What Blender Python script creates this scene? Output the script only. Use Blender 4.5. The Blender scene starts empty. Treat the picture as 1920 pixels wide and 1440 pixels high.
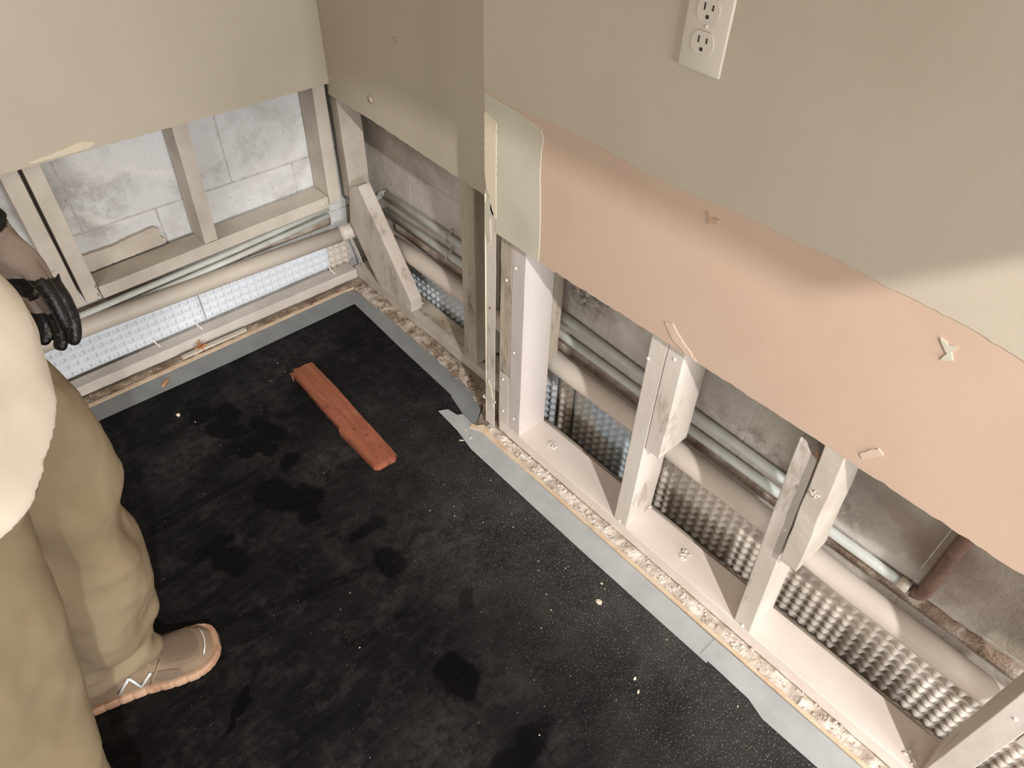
import bpy, bmesh, math, random
from mathutils import Vector, Matrix, noise
random.seed(7)
C = bpy.context.scene.collection
S = bpy.context.scene
# ---------------------------------------------------------------- camera, world, lights, exposure
cam_d = bpy.data.cameras.new('camera'); cam = bpy.data.objects.new('camera', cam_d); C.objects.link(cam)
rt = Vector((0.74789642, -0.66344515, 0.02216951)); dn = Vector((-0.45202261, -0.53345095, -0.71491652)); fw = Vector((0.48613425, 0.52466238, -0.69885827))
cam.matrix_world = Matrix(((rt.x, -dn.x, -fw.x, -.9301), (rt.y, -dn.y, -fw.y, -1.7614), (rt.z, -dn.z, -fw.z, 1.4309), (0, 0, 0, 1)))
cam_d.sensor_width = 36; cam_d.lens = 1343.1 / 1920 * 36; cam_d.clip_start = .02
S.camera = cam
w = bpy.data.worlds.new('world'); S.world = w; w.use_nodes = True
w.node_tree.nodes['Background'].inputs[0].default_value = (1, .96, .92, 1); w.node_tree.nodes['Background'].inputs[1].default_value = .10
S.view_settings.view_transform = 'Standard'; S.view_settings.look = 'None'; S.view_settings.exposure = -.08; S.view_settings.gamma = 1
S.view_settings.use_curve_mapping = False
LAMP = Vector((-1.3, -3.5, 2.6))
def spot(name, loc, aim, energy, size, blend, col, rad):
    d = bpy.data.lights.new(name, 'SPOT'); d.energy = energy; d.spot_size = math.radians(size); d.spot_blend = blend; d.color = col; d.shadow_soft_size = rad
    o = bpy.data.objects.new(name, d); C.objects.link(o); o.location = loc; o.rotation_euler = (Vector(aim) - Vector(loc)).to_track_quat('-Z', 'Y').to_euler()
def area(name, loc, aim, energy, sx, sy, col):
    d = bpy.data.lights.new(name, 'AREA'); d.shape = 'RECTANGLE'; d.size = sx; d.size_y = sy; d.energy = energy; d.color = col
    o = bpy.data.objects.new(name, d); C.objects.link(o); o.location = loc; o.rotation_euler = (Vector(aim) - Vector(loc)).to_track_quat('-Z', 'Y').to_euler()
spot('key_light', LAMP, (-.1, -1.75, .3), 362, 46, .22, (1, .985, .96), .04)
area('left_fill_light', (-2.0, -1.0, 2.66), (-1.2, -.1, .4), 6, .6, .6, (.98, .99, 1))  # added fill, no real fixture; lifts the far end of the left wall
area('rear_fill_light', (-.75, -4.3, .85), (-.5, 0, .6), 84, 1.0, .8, (1, 1, 1))  # added fill from behind the camera, no real lamp there
area('side_fill_light', (-2.9, -2.7, .85), (-.1, -1.2, .9), 27, .8, .8, (1, 1, 1))  # added side fill for faces turned into the room, not a real lamp
# ---------------------------------------------------------------- helpers
def lin(r, g, b): return tuple(((c / 255) / 12.92 if c / 255 <= .04045 else ((c / 255 + .055) / 1.055) ** 2.4) for c in (r, g, b)) + (1,)
def new_mat(name):
    m = bpy.data.materials.new(name); m.use_nodes = True; nt = m.node_tree
    return m, nt, nt.nodes['Principled BSDF']
def N(nt, t, **kw):
    n = nt.nodes.new(t)
    for k, v in kw.items():
        if k.startswith('i'): n.inputs[int(k[1:])].default_value = v
        else: setattr(n, k, v)
    return n
def coords(nt, scale=(1, 1, 1), rot=(0, 0, 0)):
    g = N(nt, 'ShaderNodeNewGeometry'); mp = N(nt, 'ShaderNodeMapping'); mp.inputs['Scale'].default_value = scale; mp.inputs['Rotation'].default_value = rot
    nt.links.new(g.outputs['Position'], mp.inputs[0]); return mp.outputs[0]
def noisef(nt, co, scale, detail=4, lo=.4, hi=.6, rough=.6, a=0., b=1.):
    n = N(nt, 'ShaderNodeTexNoise'); n.inputs['Scale'].default_value = scale; n.inputs['Detail'].default_value = detail; n.inputs['Roughness'].default_value = rough
    nt.links.new(co, n.inputs['Vector']); r = N(nt, 'ShaderNodeMapRange'); nt.links.new(n.outputs[0], r.inputs[0])
    r.inputs[1].default_value = lo; r.inputs[2].default_value = hi; r.inputs[3].default_value = a; r.inputs[4].default_value = b; return r.outputs[0]
def mixc(nt, fac, a, b):
    m = N(nt, 'ShaderNodeMix', data_type='RGBA')
    if isinstance(fac, (int, float)): m.inputs[0].default_value = fac
    else: nt.links.new(fac, m.inputs[0])
    for v, i in ((a, 6), (b, 7)):
        if isinstance(v, tuple): m.inputs[i].default_value = v
        else: nt.links.new(v, m.inputs[i])
    return m.outputs[2]
def math_(nt, op, a, b=None):
    m = N(nt, 'ShaderNodeMath', operation=op)
    for i, v in enumerate((a, b)):
        if v is None: continue
        if isinstance(v, (int, float)): m.inputs[i].default_value = v
        else: nt.links.new(v, m.inputs[i])
    return m.outputs[0]
def bump(nt, bs, h, strength=.3, dist=.002):
    b = N(nt, 'ShaderNodeBump'); b.inputs['Strength'].default_value = strength; b.inputs['Distance'].default_value = dist
    nt.links.new(h, b.inputs['Height']); nt.links.new(b.outputs[0], bs.inputs['Normal'])
def mat(name, col, rough=.7, col2=None, s2=6, lo=.45, hi=.65, col3=None, s3=30, lo3=.6, hi3=.75, bs_=40, bst=.25, bd=.001, stretch=(1, 1, 1), metal=0, spec=.4):
    m, nt, p = new_mat(name); co = coords(nt, stretch); c = col
    if col2: c = mixc(nt, noisef(nt, co, s2, 5, lo, hi), col, col2)
    if col3: c = mixc(nt, noisef(nt, co, s3, 6, lo3, hi3, .7), c, col3)
    if isinstance(c, tuple): p.inputs['Base Color'].default_value = c
    else: nt.links.new(c, p.inputs['Base Color'])
    p.inputs['Roughness'].default_value = rough; p.inputs['Metallic'].default_value = metal; p.inputs['Specular IOR Level'].default_value = spec
    if bst: bump(nt, p, noisef(nt, co, bs_, 5, .2, .8), bst, bd)
    return m
def ellipse_mask(nt, warp, x, y, rx, ry, rot, soft=.35):
    # 1 inside an ellipse lying in the plane of the first two coordinates
    mp = N(nt, 'ShaderNodeMapping'); mp.vector_type = 'TEXTURE'
    mp.inputs['Location'].default_value = (x, y, 0); mp.inputs['Rotation'].default_value = (0, 0, math.radians(rot)); mp.inputs['Scale'].default_value = (rx, ry, 1000)
    nt.links.new(warp, mp.inputs[0]); l = N(nt, 'ShaderNodeVectorMath', operation='LENGTH'); nt.links.new(mp.outputs[0], l.inputs[0])
    r = N(nt, 'ShaderNodeMapRange'); nt.links.new(l.outputs['Value'], r.inputs[0]); r.inputs[1].default_value = 1 + soft; r.inputs[2].default_value = 1 - soft
    return r.outputs[0]
def warped(nt, co, scale, amt):
    n = N(nt, 'ShaderNodeTexNoise'); n.inputs['Scale'].default_value = scale; n.inputs['Detail'].default_value = 4; nt.links.new(co, n.inputs['Vector'])
    s = N(nt, 'ShaderNodeVectorMath', operation='SUBTRACT'); nt.links.new(n.outputs['Color'], s.inputs[0]); s.inputs[1].default_value = (.5, .5, .5)
    k = N(nt, 'ShaderNodeVectorMath', operation='SCALE'); nt.links.new(s.outputs[0], k.inputs[0]); k.inputs['Scale'].default_value = amt
    a = N(nt, 'ShaderNodeVectorMath', operation='ADD'); nt.links.new(co, a.inputs[0]); nt.links.new(k.outputs[0], a.inputs[1]); return a.outputs[0]

M = {}
M['paint'] = mat('beige_wall_paint', lin(198, 187, 168), .55, lin(193, 182, 162), 3, bs_=180, bst=.12, bd=.0006)
M['pink'] = mat('pink_old_paint', lin(208, 181, 161), .5, lin(203, 175, 155), 4, bs_=160, bst=.1, bd=.0006)
M['compound'] = mat('dried_joint_compound', lin(206, 199, 180), .7, lin(198, 190, 172), 9, bs_=60, bst=.2)
M['cream'] = mat('cream_peeling_paint', lin(226, 212, 188), .6, bs_=60, bst=.3)
M['gypsum'] = mat('torn_gypsum_edge', lin(160, 150, 138), .95, lin(120, 108, 98), 60, bs_=200, bst=.8, bd=.002)
M['wood'] = mat('whitewashed_stud_wood', lin(220, 209, 198), .6, lin(200, 187, 174), 9, .4, .7, lin(140, 120, 102), 16, .57, .75, 60, .25, .0012, (1, 1, .35))
M['wood_s'] = mat('smooth_white_stud', lin(214, 203, 197), .55, lin(204, 192, 184), 5, .4, .7, lin(180, 160, 148), 24, .68, .8, 90, .15, .0008, (1, 1, .3))
M['wood_dirty'] = mat('stained_stud_wood', lin(200, 188, 170), .7, lin(163, 147, 128), 10, .4, .65, lin(112, 94, 78), 24, .56, .72, 60, .5, .002, (1, 1, .3))
M['wood_bright'] = mat('white_painted_plate', lin(232, 220, 211), .55, lin(222, 208, 198), 5, .4, .7, lin(190, 170, 155), 30, .68, .8, 90, .15, .0008)
M['wood_raw'] = mat('raw_stained_wood', lin(170, 152, 132), .85, lin(120, 98, 80), 14, .4, .6, lin(205, 195, 180), 40, .55, .7, 80, .8, .003, (1, 1, .25))
M['sill'] = mat('grey_painted_sill', lin(208, 198, 184), .65, lin(190, 178, 164), 8, .4, .65, lin(140, 122, 106), 22, .66, .78, 60, .3)
M['sill_l'] = mat('dusty_white_plate', lin(206, 197, 188), .65, lin(190, 180, 170), 8, .4, .65, lin(150, 136, 122), 22, .66, .78, 60, .3)
M['dark_wood'] = mat('dark_brown_wood', lin(92, 62, 48), .8, lin(60, 40, 32), 12)
def concrete(name, a, b, c, lo=.42, hi=.62, patches=(), axis='y'):
    m, nt, p = new_mat(name); co = coords(nt)
    col = mixc(nt, noisef(nt, co, 5, 6, lo, hi, .65), a, b)
    col = mixc(nt, noisef(nt, co, 55, 6, .62, .72, .75), col, c)
    col = mixc(nt, noisef(nt, co, 260, 3, .7, .76, .6, 0, .8), col, lin(60, 52, 46))
    if patches:
        sw = N(nt, 'ShaderNodeSeparateXYZ'); nt.links.new(co, sw.inputs[0]); cb = N(nt, 'ShaderNodeCombineXYZ')
        nt.links.new(sw.outputs['Y' if axis == 'y' else 'X'], cb.inputs[0]); nt.links.new(sw.outputs['Z'], cb.inputs[1])
        wv = warped(nt, cb.outputs[0], 14, .12)
        for (y, z, ry, rz, rot, pc, amt, sp) in patches:
            k = ellipse_mask(nt, wv, y, z, ry, rz, rot, .5)
            if sp: k = math_(nt, 'MULTIPLY', k, noisef(nt, co, sp, 5, .42, .58, .8))
            col = mixc(nt, math_(nt, 'MULTIPLY', k, amt), col, pc)
    nt.links.new(col, p.inputs['Base Color']); p.inputs['Roughness'].default_value = .85
    bump(nt, p, noisef(nt, co, 45, 8, .25, .75, .7), .55, .004); return m
BR = lin(112, 84, 66)
M['conc_r'] = concrete('grey_foundation_block', lin(218, 211, 202), lin(190, 180, 170), lin(140, 126, 114), patches=[
    (-.88, .40, .07, .06, 0, lin(70, 62, 58), .85, 60), (-1.68, .36, .13, .05, 8, BR, .6, 0), (-1.45, .30, .2, .035, 4, BR, .7, 9), (-1.78, .33, .05, .09, 0, BR, .75, 0),
    (-.2, .53, .16, .05, 0, lin(140, 126, 112), .6, 0), (-1.97, .36, .26, .2, 0, lin(128, 112, 94), .7, 0), (-1.45, .42, .3, .1, 0, lin(150, 138, 124), .6, 0), (-2.0, .5, .2, .06, 0, BR, .5, 12), (-1.95, .22, .1, .06, 0, lin(150, 138, 120), .6, 0)])
M['conc_l'] = concrete('whitewashed_foundation_block', lin(224, 224, 224), lin(182, 178, 174), lin(140, 132, 124), .46, .66, axis='x', patches=[
    (-.64, .47, .08, .09, 20, lin(160, 150, 142), .55, 12), (-.25, .5, .1, .06, 0, lin(172, 164, 156), .5, 14), (-.6, .58, .1, .03, -14, lin(232, 230, 226), .6, 0),
    (-.16, .42, .1, .03, 15, lin(232, 230, 228), .6, 0), (-.5, .52, .12, .012, -20, lin(236, 232, 228), .8, 0), (-.62, .44, .1, .01, -18, lin(236, 232, 228), .8, 0)])
M['mortar'] = mat('mortar_joint', lin(200, 196, 190), .95, lin(176, 170, 162), 40, bs_=120, bst=.6)
M['pvc'] = mat('white_drain_pipe', lin(224, 212, 200), .45, lin(212, 198, 184), 6, .4, .7, lin(168, 150, 134), 26, .7, .85, 30, .08)
M['pvc_l'] = mat('shaded_drain_pipe', lin(202, 191, 178), .5, lin(190, 178, 164), 6, .4, .7, lin(150, 136, 122), 26, .68, .82, 30, .1)  # darker copy of the pipe plastic, shade of the unlit left run painted in
M['conduit'] = mat('pale_blue_grey_tube', lin(205, 208, 202), .45, lin(190, 188, 178), 12, .4, .7, lin(130, 104, 88), 18, .62, .8, 60, .2)
M['rust'] = mat('rusty_pipe', lin(118, 92, 78), .8, lin(170, 160, 150), 10, .5, .62, lin(80, 52, 42), 30, .5, .7, 60, .6, .002)
M['membrane_w'] = mat('white_dimple_plastic', lin(218, 223, 229), .4, lin(208, 212, 217), 6, .4, .7, bs_=30, bst=.05)
M['membrane_m'] = mat('part_painted_dimple_plastic', lin(210, 202, 194), .42, lin(186, 196, 204), 7, .42, .58, lin(150, 132, 116), 20, .66, .8, bs_=30, bst=.05)
M['membrane_r'] = mat('dusty_dimple_plastic', lin(214, 204, 192), .42, lin(200, 188, 174), 5, .4, .7, lin(150, 132, 116), 20, .66, .8, bs_=30, bst=.05)
M['plastic_d'] = mat('grey_plastic_lip', lin(178, 166, 152), .6, lin(140, 126, 112), 12)
M['tape'] = mat('grey_sheathing_tape', lin(184, 186, 186), .5, lin(172, 174, 175), 12, .4, .6, lin(200, 200, 198), 150, .66, .74, 90, .12)
M['tape_l'] = mat('grey_tape_clean', lin(142, 144, 144), .5, lin(132, 134, 135), 12, .4, .6, lin(172, 171, 168), 150, .68, .76, 90, .12)
M['nick'] = mat('tan_paint_nick', lin(196, 164, 138), .8, bst=.2)
M['rubble'] = mat('crumbled_plaster', lin(206, 192, 178), .95, lin(150, 128, 108), 26, .42, .6, lin(92, 76, 64), 44, .56, .66, 120, .9, .004)
M['rubble_w'] = mat('white_crumbled_plaster', lin(228, 216, 204), .95, lin(196, 180, 164), 20, .45, .65, lin(120, 98, 82), 44, .62, .70, 120, .8, .004)
M['smear'] = mat('thin_spackle_smear', lin(218, 194, 176), .6, lin(213, 187, 168), 30, bst=.1)
M['peach'] = mat('bare_floor_edge_wood', lin(222, 200, 174), .7, lin(206, 178, 150), 30, bs_=90, bst=.3)
M['white'] = mat('white_plastic', lin(220, 210, 196), .35, bst=0)
M['slot'] = mat('dark_slot', lin(52, 42, 36), .7, bst=0)
M['steel'] = mat('galvanised_steel', lin(200, 196, 190), .4, bst=0, metal=.6)
M['chip'] = mat('cream_chip', lin(225, 210, 190), .8, bs_=80, bst=.4)
M['tan'] = mat('tan_wood_chip', lin(196, 140, 96), .8, lin(160, 105, 66), 60, bst=.4)
M['crumb'] = mat('plaster_crumb', lin(238, 228, 218), .9, bs_=150, bst=.5)
M['skin'] = mat('skin', lin(172, 98, 72), .55, lin(135, 76, 58), 20, bst=.1)
M['shirt'] = mat('cream_cotton', lin(232, 222, 206), .9, lin(224, 213, 195), 5, bs_=700, bst=.2, bd=.0005, spec=.15)
M['trouser'] = mat('khaki_twill', lin(144, 128, 104), .9, lin(134, 117, 93), 6, bs_=900, bst=.3, bd=.0005, stretch=(1, 1, .6), spec=.15)
M['glove_g'] = mat('grey_knit', lin(150, 133, 121), .95, lin(138, 122, 110), 30, bs_=900, bst=.5, spec=.1)
M['glove_b'] = mat('black_rubber_coating', lin(30, 27, 26), .35, lin(112, 100, 80), 60, .58, .7, bs_=70, bst=.6, bd=.003)
M['shoe'] = mat('taupe_suede', lin(134, 114, 94), .85, lin(118, 99, 82), 30, bs_=400, bst=.3)
M['shoe_mesh'] = mat('grey_shoe_mesh', lin(118, 100, 84), .8, bs_=900, bst=.6)
M['sole'] = mat('tan_rubber_sole', lin(196, 160, 132), .7, lin(170, 130, 104), 24, bst=.3)
M['silver'] = mat('reflective_silver', lin(235, 235, 232), .25, bst=0, metal=.3)
M['lace'] = mat('taupe_lace', lin(150, 130, 108), .9, bst=.2)
M['hair'] = mat('dark_hair', lin(42, 32, 26), .7, bs_=200, bst=.6)
M['eye'] = mat('eye_white', lin(230, 225, 220), .3, bst=0)
M['black'] = mat('matt_black', lin(28, 26, 25), .7, bst=0)
M['ceiling'] = mat('ceiling_white', lin(225, 218, 205), .8)
M['slab'] = mat('slab_concrete', lin(172, 160, 146), .9, lin(140, 126, 112), 14, .4, .6, bst=.5, bd=.003)
def plank_mat():
    m, nt, p = new_mat('red_stained_wood'); co = coords(nt, (1, 1, 1), (0, 0, math.radians(-8)))
    g = coords(nt, (60, 5, 20), (0, 0, math.radians(-6)))
    col = mixc(nt, noisef(nt, g, 1.5, 5, .35, .65), lin(164, 98, 72), lin(138, 78, 56))
    col = mixc(nt, noisef(nt, co, 38, 5, .60, .70), col, lin(92, 52, 40))
    col = mixc(nt, noisef(nt, co, 18, 5, .6, .72, .7, 0, .5), col, lin(204, 160, 136))
    nt.links.new(col, p.inputs['Base Color']); p.inputs['Roughness'].default_value = .55; bump(nt, p, noisef(nt, g, 3, 4, .3, .7), .4, .001); return m
M['plank'] = plank_mat()
def mat_floor():
    m, nt, p = new_mat('black_rubber_membrane'); co = coords(nt); wv = warped(nt, co, 26, .055); wv2 = warped(nt, co, 6, .06)
    base = mixc(nt, noisef(nt, co, 9, 7, .38, .66, .72), lin(12, 12, 12), lin(25, 24, 24))
    st = coords(nt, (4, 26, 1), (0, 0, math.radians(-24)))
    base = mixc(nt, noisef(nt, st, 2.2, 6, .5, .8, .7, 0, .18), base, lin(74, 71, 69))
    sc = coords(nt, (9, 90, 1), (0, 0, math.radians(18)))
    base = mixc(nt, noisef(nt, sc, 2, 3, .70, .76, .5, 0, .3), base, lin(96, 92, 88))
    base = mixc(nt, noisef(nt, wv2, 11, 8, .5, .72, .78, 0, .5), base, lin(66, 63, 61))
    # pale handling scuffs around the boot prints
    for e in ((-.50, -.60, .16, .05, 30), (-.60, -.47, .05, .05, 0), (-.36, -.98, .2, .1, -20), (-.75, -.34, .1, .05, 20), (-.42, -.2, .2, .06, 20), (-.68, -1.33, .1, .07, 20)):
        k = math_(nt, 'MULTIPLY', ellipse_mask(nt, wv2, *e, .8), noisef(nt, co, 40, 6, .4, .7, .8, 0, .4)); base = mixc(nt, k, base, lin(88, 84, 80))
    wet = None
    prints = [(-.655, -.24, .034, .038, 20), (-.60, -.275, .034, .05, 10), (-.64, -.31, .04, .03, 0), (-.62, -.35, .045, .02, -30), (-.545, -.40, .028, .065, 15), (-.60, -.425, .045, .035, 10), (-.575, -.465, .02, .02, 0),
              (-.55, -.53, .035, .022, 0), (-.635, -.60, .045, .06, 20), (-.585, -.66, .05, .045, -30), (-.60, -.70, .03, .03, 0), (-.80, -.70, .035, .05, 20), (-.81, -.64, .05, .018, 10), (-.525, -.83, .05, .018, 0), (-.53, -.94, .032, .05, 10),
              (-.58, -1.225, .032, .028, 0), (-.575, -1.255, .038, .04, 0), (-.46, -1.13, .03, .015, 30), (-.94, -1.02, .05, .012, 40), (-.58, -1.44, .1, .03, 10)]
    lines = [(-.80, -.50, .17, .007, 0), (-.78, -.515, .2, .006, 2), (-.72, -.88, .22, .007, -15), (-.69, -.90, .12, .006, -15), (-.47, -.93, .05, .006, 20), (-.93, -.66, .14, .008, 5)]
    for e in prints:
        k = ellipse_mask(nt, wv, *e, .16); wet = k if wet is None else math_(nt, 'MAXIMUM', wet, k)
    for e in lines:
        k = math_(nt, 'MULTIPLY', ellipse_mask(nt, warped(nt, co, 5, .03), *e, .5), .7); wet = math_(nt, 'MAXIMUM', wet, k)
    base = mixc(nt, math_(nt, 'MULTIPLY', wet, .9), base, lin(5, 5, 5))
    # settled plaster dust, thicker towards the opened wall
    sx = N(nt, 'ShaderNodeSeparateXYZ'); nt.links.new(co, sx.inputs[0])
    r = N(nt, 'ShaderNodeMapRange'); nt.links.new(sx.outputs[0], r.inputs[0]); r.inputs[1].default_value = -.55; r.inputs[2].default_value = -.17; r.inputs[3].default_value = 0; r.inputs[4].default_value = 1
    ry = N(nt, 'ShaderNodeMapRange'); nt.links.new(sx.outputs[1], ry.inputs[0]); ry.inputs[1].default_value = -.3; ry.inputs[2].default_value = -1.1
    dens = math_(nt, 'MULTIPLY', r.outputs[0], ry.outputs[0])
    base = mixc(nt, math_(nt, 'MULTIPLY', dens, noisef(nt, co, 4, 5, .3, .7, .6, .04, .3)), base, lin(120, 118, 114))
    spk = noisef(nt, co, 330, 2, .62, .68, .5)
    base = mixc(nt, math_(nt, 'MULTIPLY', math_(nt, 'MULTIPLY', spk, dens), .8), base, lin(170, 166, 160))
    base = mixc(nt, noisef(nt, co, 240, 2, .735, .76, .5, 0, .6), base, lin(170, 162, 150))
    nt.links.new(base, p.inputs['Base Color'])
    rr = N(nt, 'ShaderNodeMapRange'); nt.links.new(wet, rr.inputs[0]); rr.inputs[3].default_value = .62; rr.inputs[4].default_value = .5; nt.links.new(rr.outputs[0], p.inputs['Roughness'])
    p.inputs['Specular IOR Level'].default_value = .10
    bump(nt, p, noisef(nt, co, 30, 6, .3, .7, .7), .25, .002); return m
M['mat'] = mat_floor()

def base(o):
    v = Vector((0, 0, 0))
    while o: v += o.location; o = o.parent
    return v
def link(name, bm, m, parent=None, smooth=False, shift=True):
    """one mesh object; the bmesh holds world coordinates, moved under the parent's base"""
    me = bpy.data.meshes.new(name)
    if parent and shift:
        b = base(parent)
        for v in bm.verts: v.co -= b
    bm.normal_update(); bm.to_mesh(me); bm.free()
    for x in (m if isinstance(m, (list, tuple)) else [m]): me.materials.append(x)
    if smooth:
        for p in me.polygons: p.use_smooth = True
    o = bpy.data.objects.new(name, me); C.objects.link(o); o.parent = parent; return o
def tag(o, label, cat, group=None):
    o['label'] = label; o['category'] = cat
    if group: o['group'] = group
    return o
def origin(o, p):
    p = Vector(p)
    for v in o.data.vertices: v.co -= p
    o.location = p; return o
def thing(name, loc, label, cat, group=None):
    o = bpy.data.objects.new(name, None); C.objects.link(o); o.location = loc; o.empty_display_size = .02; return tag(o, label, cat, group)
def st(o): o['kind'] = 'structure'; return o
def rough_edges(bm, amt, scale=25, seed=0):
    for v in bm.verts: v.co += noise.noise_vector(v.co * scale + Vector((seed, 0, 0))) * amt
def boxbm(x0, x1, y0, y1, z0, z1, bev=.0015, cuts=0, amt=0, lean=(0, 0), bm=None):
    """box; lean shifts the top in x, y"""
    own = bm is None
    b = bmesh.new(); r = bmesh.ops.create_cube(b, size=1)
    for v in b.verts:
        t = v.co.z + .5
        v.co = Vector((x0 + (x1 - x0) * (v.co.x + .5), y0 + (y1 - y0) * (v.co.y + .5), z0 + (z1 - z0) * t)); v.co.x += lean[0] * t; v.co.y += lean[1] * t
    if bev: bmesh.ops.bevel(b, geom=list(b.edges), offset=bev, segments=2, affect='EDGES', profile=.6)
    if cuts:
        d = [x1 - x0, y1 - y0, z1 - z0]; ax = d.index(max(d))
        for k in range(1, cuts):
            pt = Vector((x0, y0, z0)); pt[ax] += d[ax] * k / cuts; nn = Vector((0, 0, 0)); nn[ax] = 1
            bmesh.ops.bisect_plane(b, geom=b.verts[:] + b.edges[:] + b.faces[:], plane_co=pt, plane_no=nn)
        rough_edges(b, amt, 18, x0 * 31 + y0 * 17)
    if own: return b
    me = bpy.data.meshes.new('t'); b.to_mesh(me); b.free(); bm.from_mesh(me); bpy.data.meshes.remove(me); return bm
def tube(bm, pts, r, seg=16, caps=True, rads=None):
    pts = [Vector(p) for p in pts]; n = len(pts); rings = []; up = None
    for i, p in enumerate(pts):
        t = (pts[min(i + 1, n - 1)] - pts[max(i - 1, 0)]).normalized()
        if up is None: up = t.orthogonal().normalized()
        up = (up - t * up.dot(t)).normalized(); s = t.cross(up); rr = rads[i] if rads else r
        rings.append([bm.verts.new(p + (up * math.cos(2 * math.pi * k / seg) + s * math.sin(2 * math.pi * k / seg)) * rr) for k in range(seg)])
    for a, b in zip(rings, rings[1:]):
        for k in range(seg): bm.faces.new((a[k], a[(k + 1) % seg], b[(k + 1) % seg], b[k]))
    if caps: bm.faces.new(rings[0][::-1]); bm.faces.new(rings[-1])
    return bm
def smoothpath(pts, n=8):
    pts = [Vector(p) for p in pts]; out = []
    for i in range(len(pts) - 1):
        p0 = pts[max(i - 1, 0)]; p1 = pts[i]; p2 = pts[i + 1]; p3 = pts[min(i + 2, len(pts) - 1)]
        for k in range(n):
            t = k / n; out.append(.5 * ((2 * p1) + (p2 - p0) * t + (2 * p0 - 5 * p1 + 4 * p2 - p3) * t * t + (3 * p1 - p0 - 3 * p2 + p3) * t ** 3))
    out.append(pts[-1]); return out
def fillet(a, c, b, r, n=6):
    a, c, b = Vector(a), Vector(c), Vector(b); u = (a - c).normalized() * r; v = (b - c).normalized() * r
    return [c + u * (1 - t) ** 2 + v * t * t for t in [k / n for k in range(n + 1)]]
def sheet(axis, outline, d0, d1, bm=None):
    """flat board from an outline: axis 'x' -> outline (y, z) between x=d0 (front) and d1; 'y' -> (x, z); 'z' -> (x, y)"""
    bm = bm or bmesh.new()
    def P(u, v, d): return {'x': (d, u, v), 'y': (u, d, v), 'z': (u, v, d)}[axis]
    a = [bm.verts.new(P(u, v, d0)) for u, v in outline]; b = [bm.verts.new(P(u, v, d1)) for u, v in outline]
    f = [bm.faces.new(a), bm.faces.new(b[::-1])]
    n = len(a)
    for i in range(n):
        q = bm.faces.new((a[(i + 1) % n], a[i], b[i], b[(i + 1) % n])); q.material_index = 1
    bmesh.ops.recalc_face_normals(bm, faces=bm.faces); return bm
def jag(p, q, step=.012, amt=.0015, seed=0):
    """points from p to q (q left out) with a torn jitter"""
    p, q = Vector(p), Vector(q); L = (q - p).length; n = max(2, int(L / step)); out = []
    nn = Vector((-(q - p).y, (q - p).x)).normalized()
    for i in range(n):
        c = p.lerp(q, i / n); out.append(tuple(c + nn * (amt * noise.noise(Vector((i * .7, seed, 0))) * 2 if i else 0)))
    return out
def chunk(bm, c, r, sq=(1, 1, .6), seed=0):
    t = bmesh.new(); bmesh.ops.create_icosphere(t, subdivisions=1, radius=1)
    R = Matrix.Rotation(seed * 1.7, 3, 'Z')
    for v in t.verts:
        v.co = R @ Vector((v.co.x * sq[0], v.co.y * sq[1], v.co.z * sq[2])) * r * (1 + .45 * noise.noise(v.co * 1.6 + Vector((seed * 3.1, 0, 0)))) + Vector(c)
    me = bpy.data.meshes.new('t'); t.to_mesh(me); t.free(); bm.from_mesh(me); bpy.data.meshes.remove(me)

# ---------------------------------------------------------------- setting
J = .089; F = -J + .0127
st(link('floor', boxbm(.045, .35, -4.6, .35, -.3, -.13, 0, bm=boxbm(-3.4, .046, -4.6, .35, -.3, -.004, 0)), M['slab']))
st(link('ceiling', boxbm(-3.4, .35, -4.6, .35, 2.7, 2.8, 0), M['ceiling']))
st(link('wall_rear', boxbm(-3.4, .35, -4.7, -4.6, 0, 2.7, 0), M['paint']))
st(link('wall_side', boxbm(-3.5, -3.4, -4.7, .35, 0, 2.7, 0), M['paint']))
# upper drywall
def torn(pts, seed=0, amt=.0016, step=.012):
    out = []
    for a, b in zip(pts, pts[1:]): out += jag(a, b, step, amt, seed)
    out.append(pts[-1]); return out
gy = [M['paint'], M['gypsum']]
wl = torn([(-3.4, .668), (-.9, .659), (-.5, .657), (0, .655)], 1) + [(0, 2.7), (-3.4, 2.7)]
st(link('wall_left', sheet('y', wl, 0, .0127), gy))
wm = torn([(.0127, .622), (-.2, .622), (-.45, .612), (-.62, .607), (-.755, .602)], 2) + [(-.755, 2.7), (.0127, 2.7)]
st(link('wall_middle', sheet('x', wm, 0, .0127), gy))
st(link('wall_return', sheet('y', [(-J + .0127, .62), (0, .62), (0, 2.7), (-J + .0127, 2.7)], -.755, -.7677), gy))
wr_edge = torn([(-.792, .613), (-.95, .611), (-1.2, .6155), (-1.55, .616), (-1.75, .613), (-2.2, .612), (-4.6, .612)], 3, .0022)
wr = torn([(-.755, .74), (-.757, .70), (-.772, .682), (-.778, .655), (-.79, .645), (-.7905, .615)], 4, .001, .006)[:-1] + wr_edge + [(-4.6, 2.7), (-.755, 2.7)]
wall_r = st(link('wall_right', sheet('x', wr, -J, -J + .0127), [M['pink'], M['gypsum']]))
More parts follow.
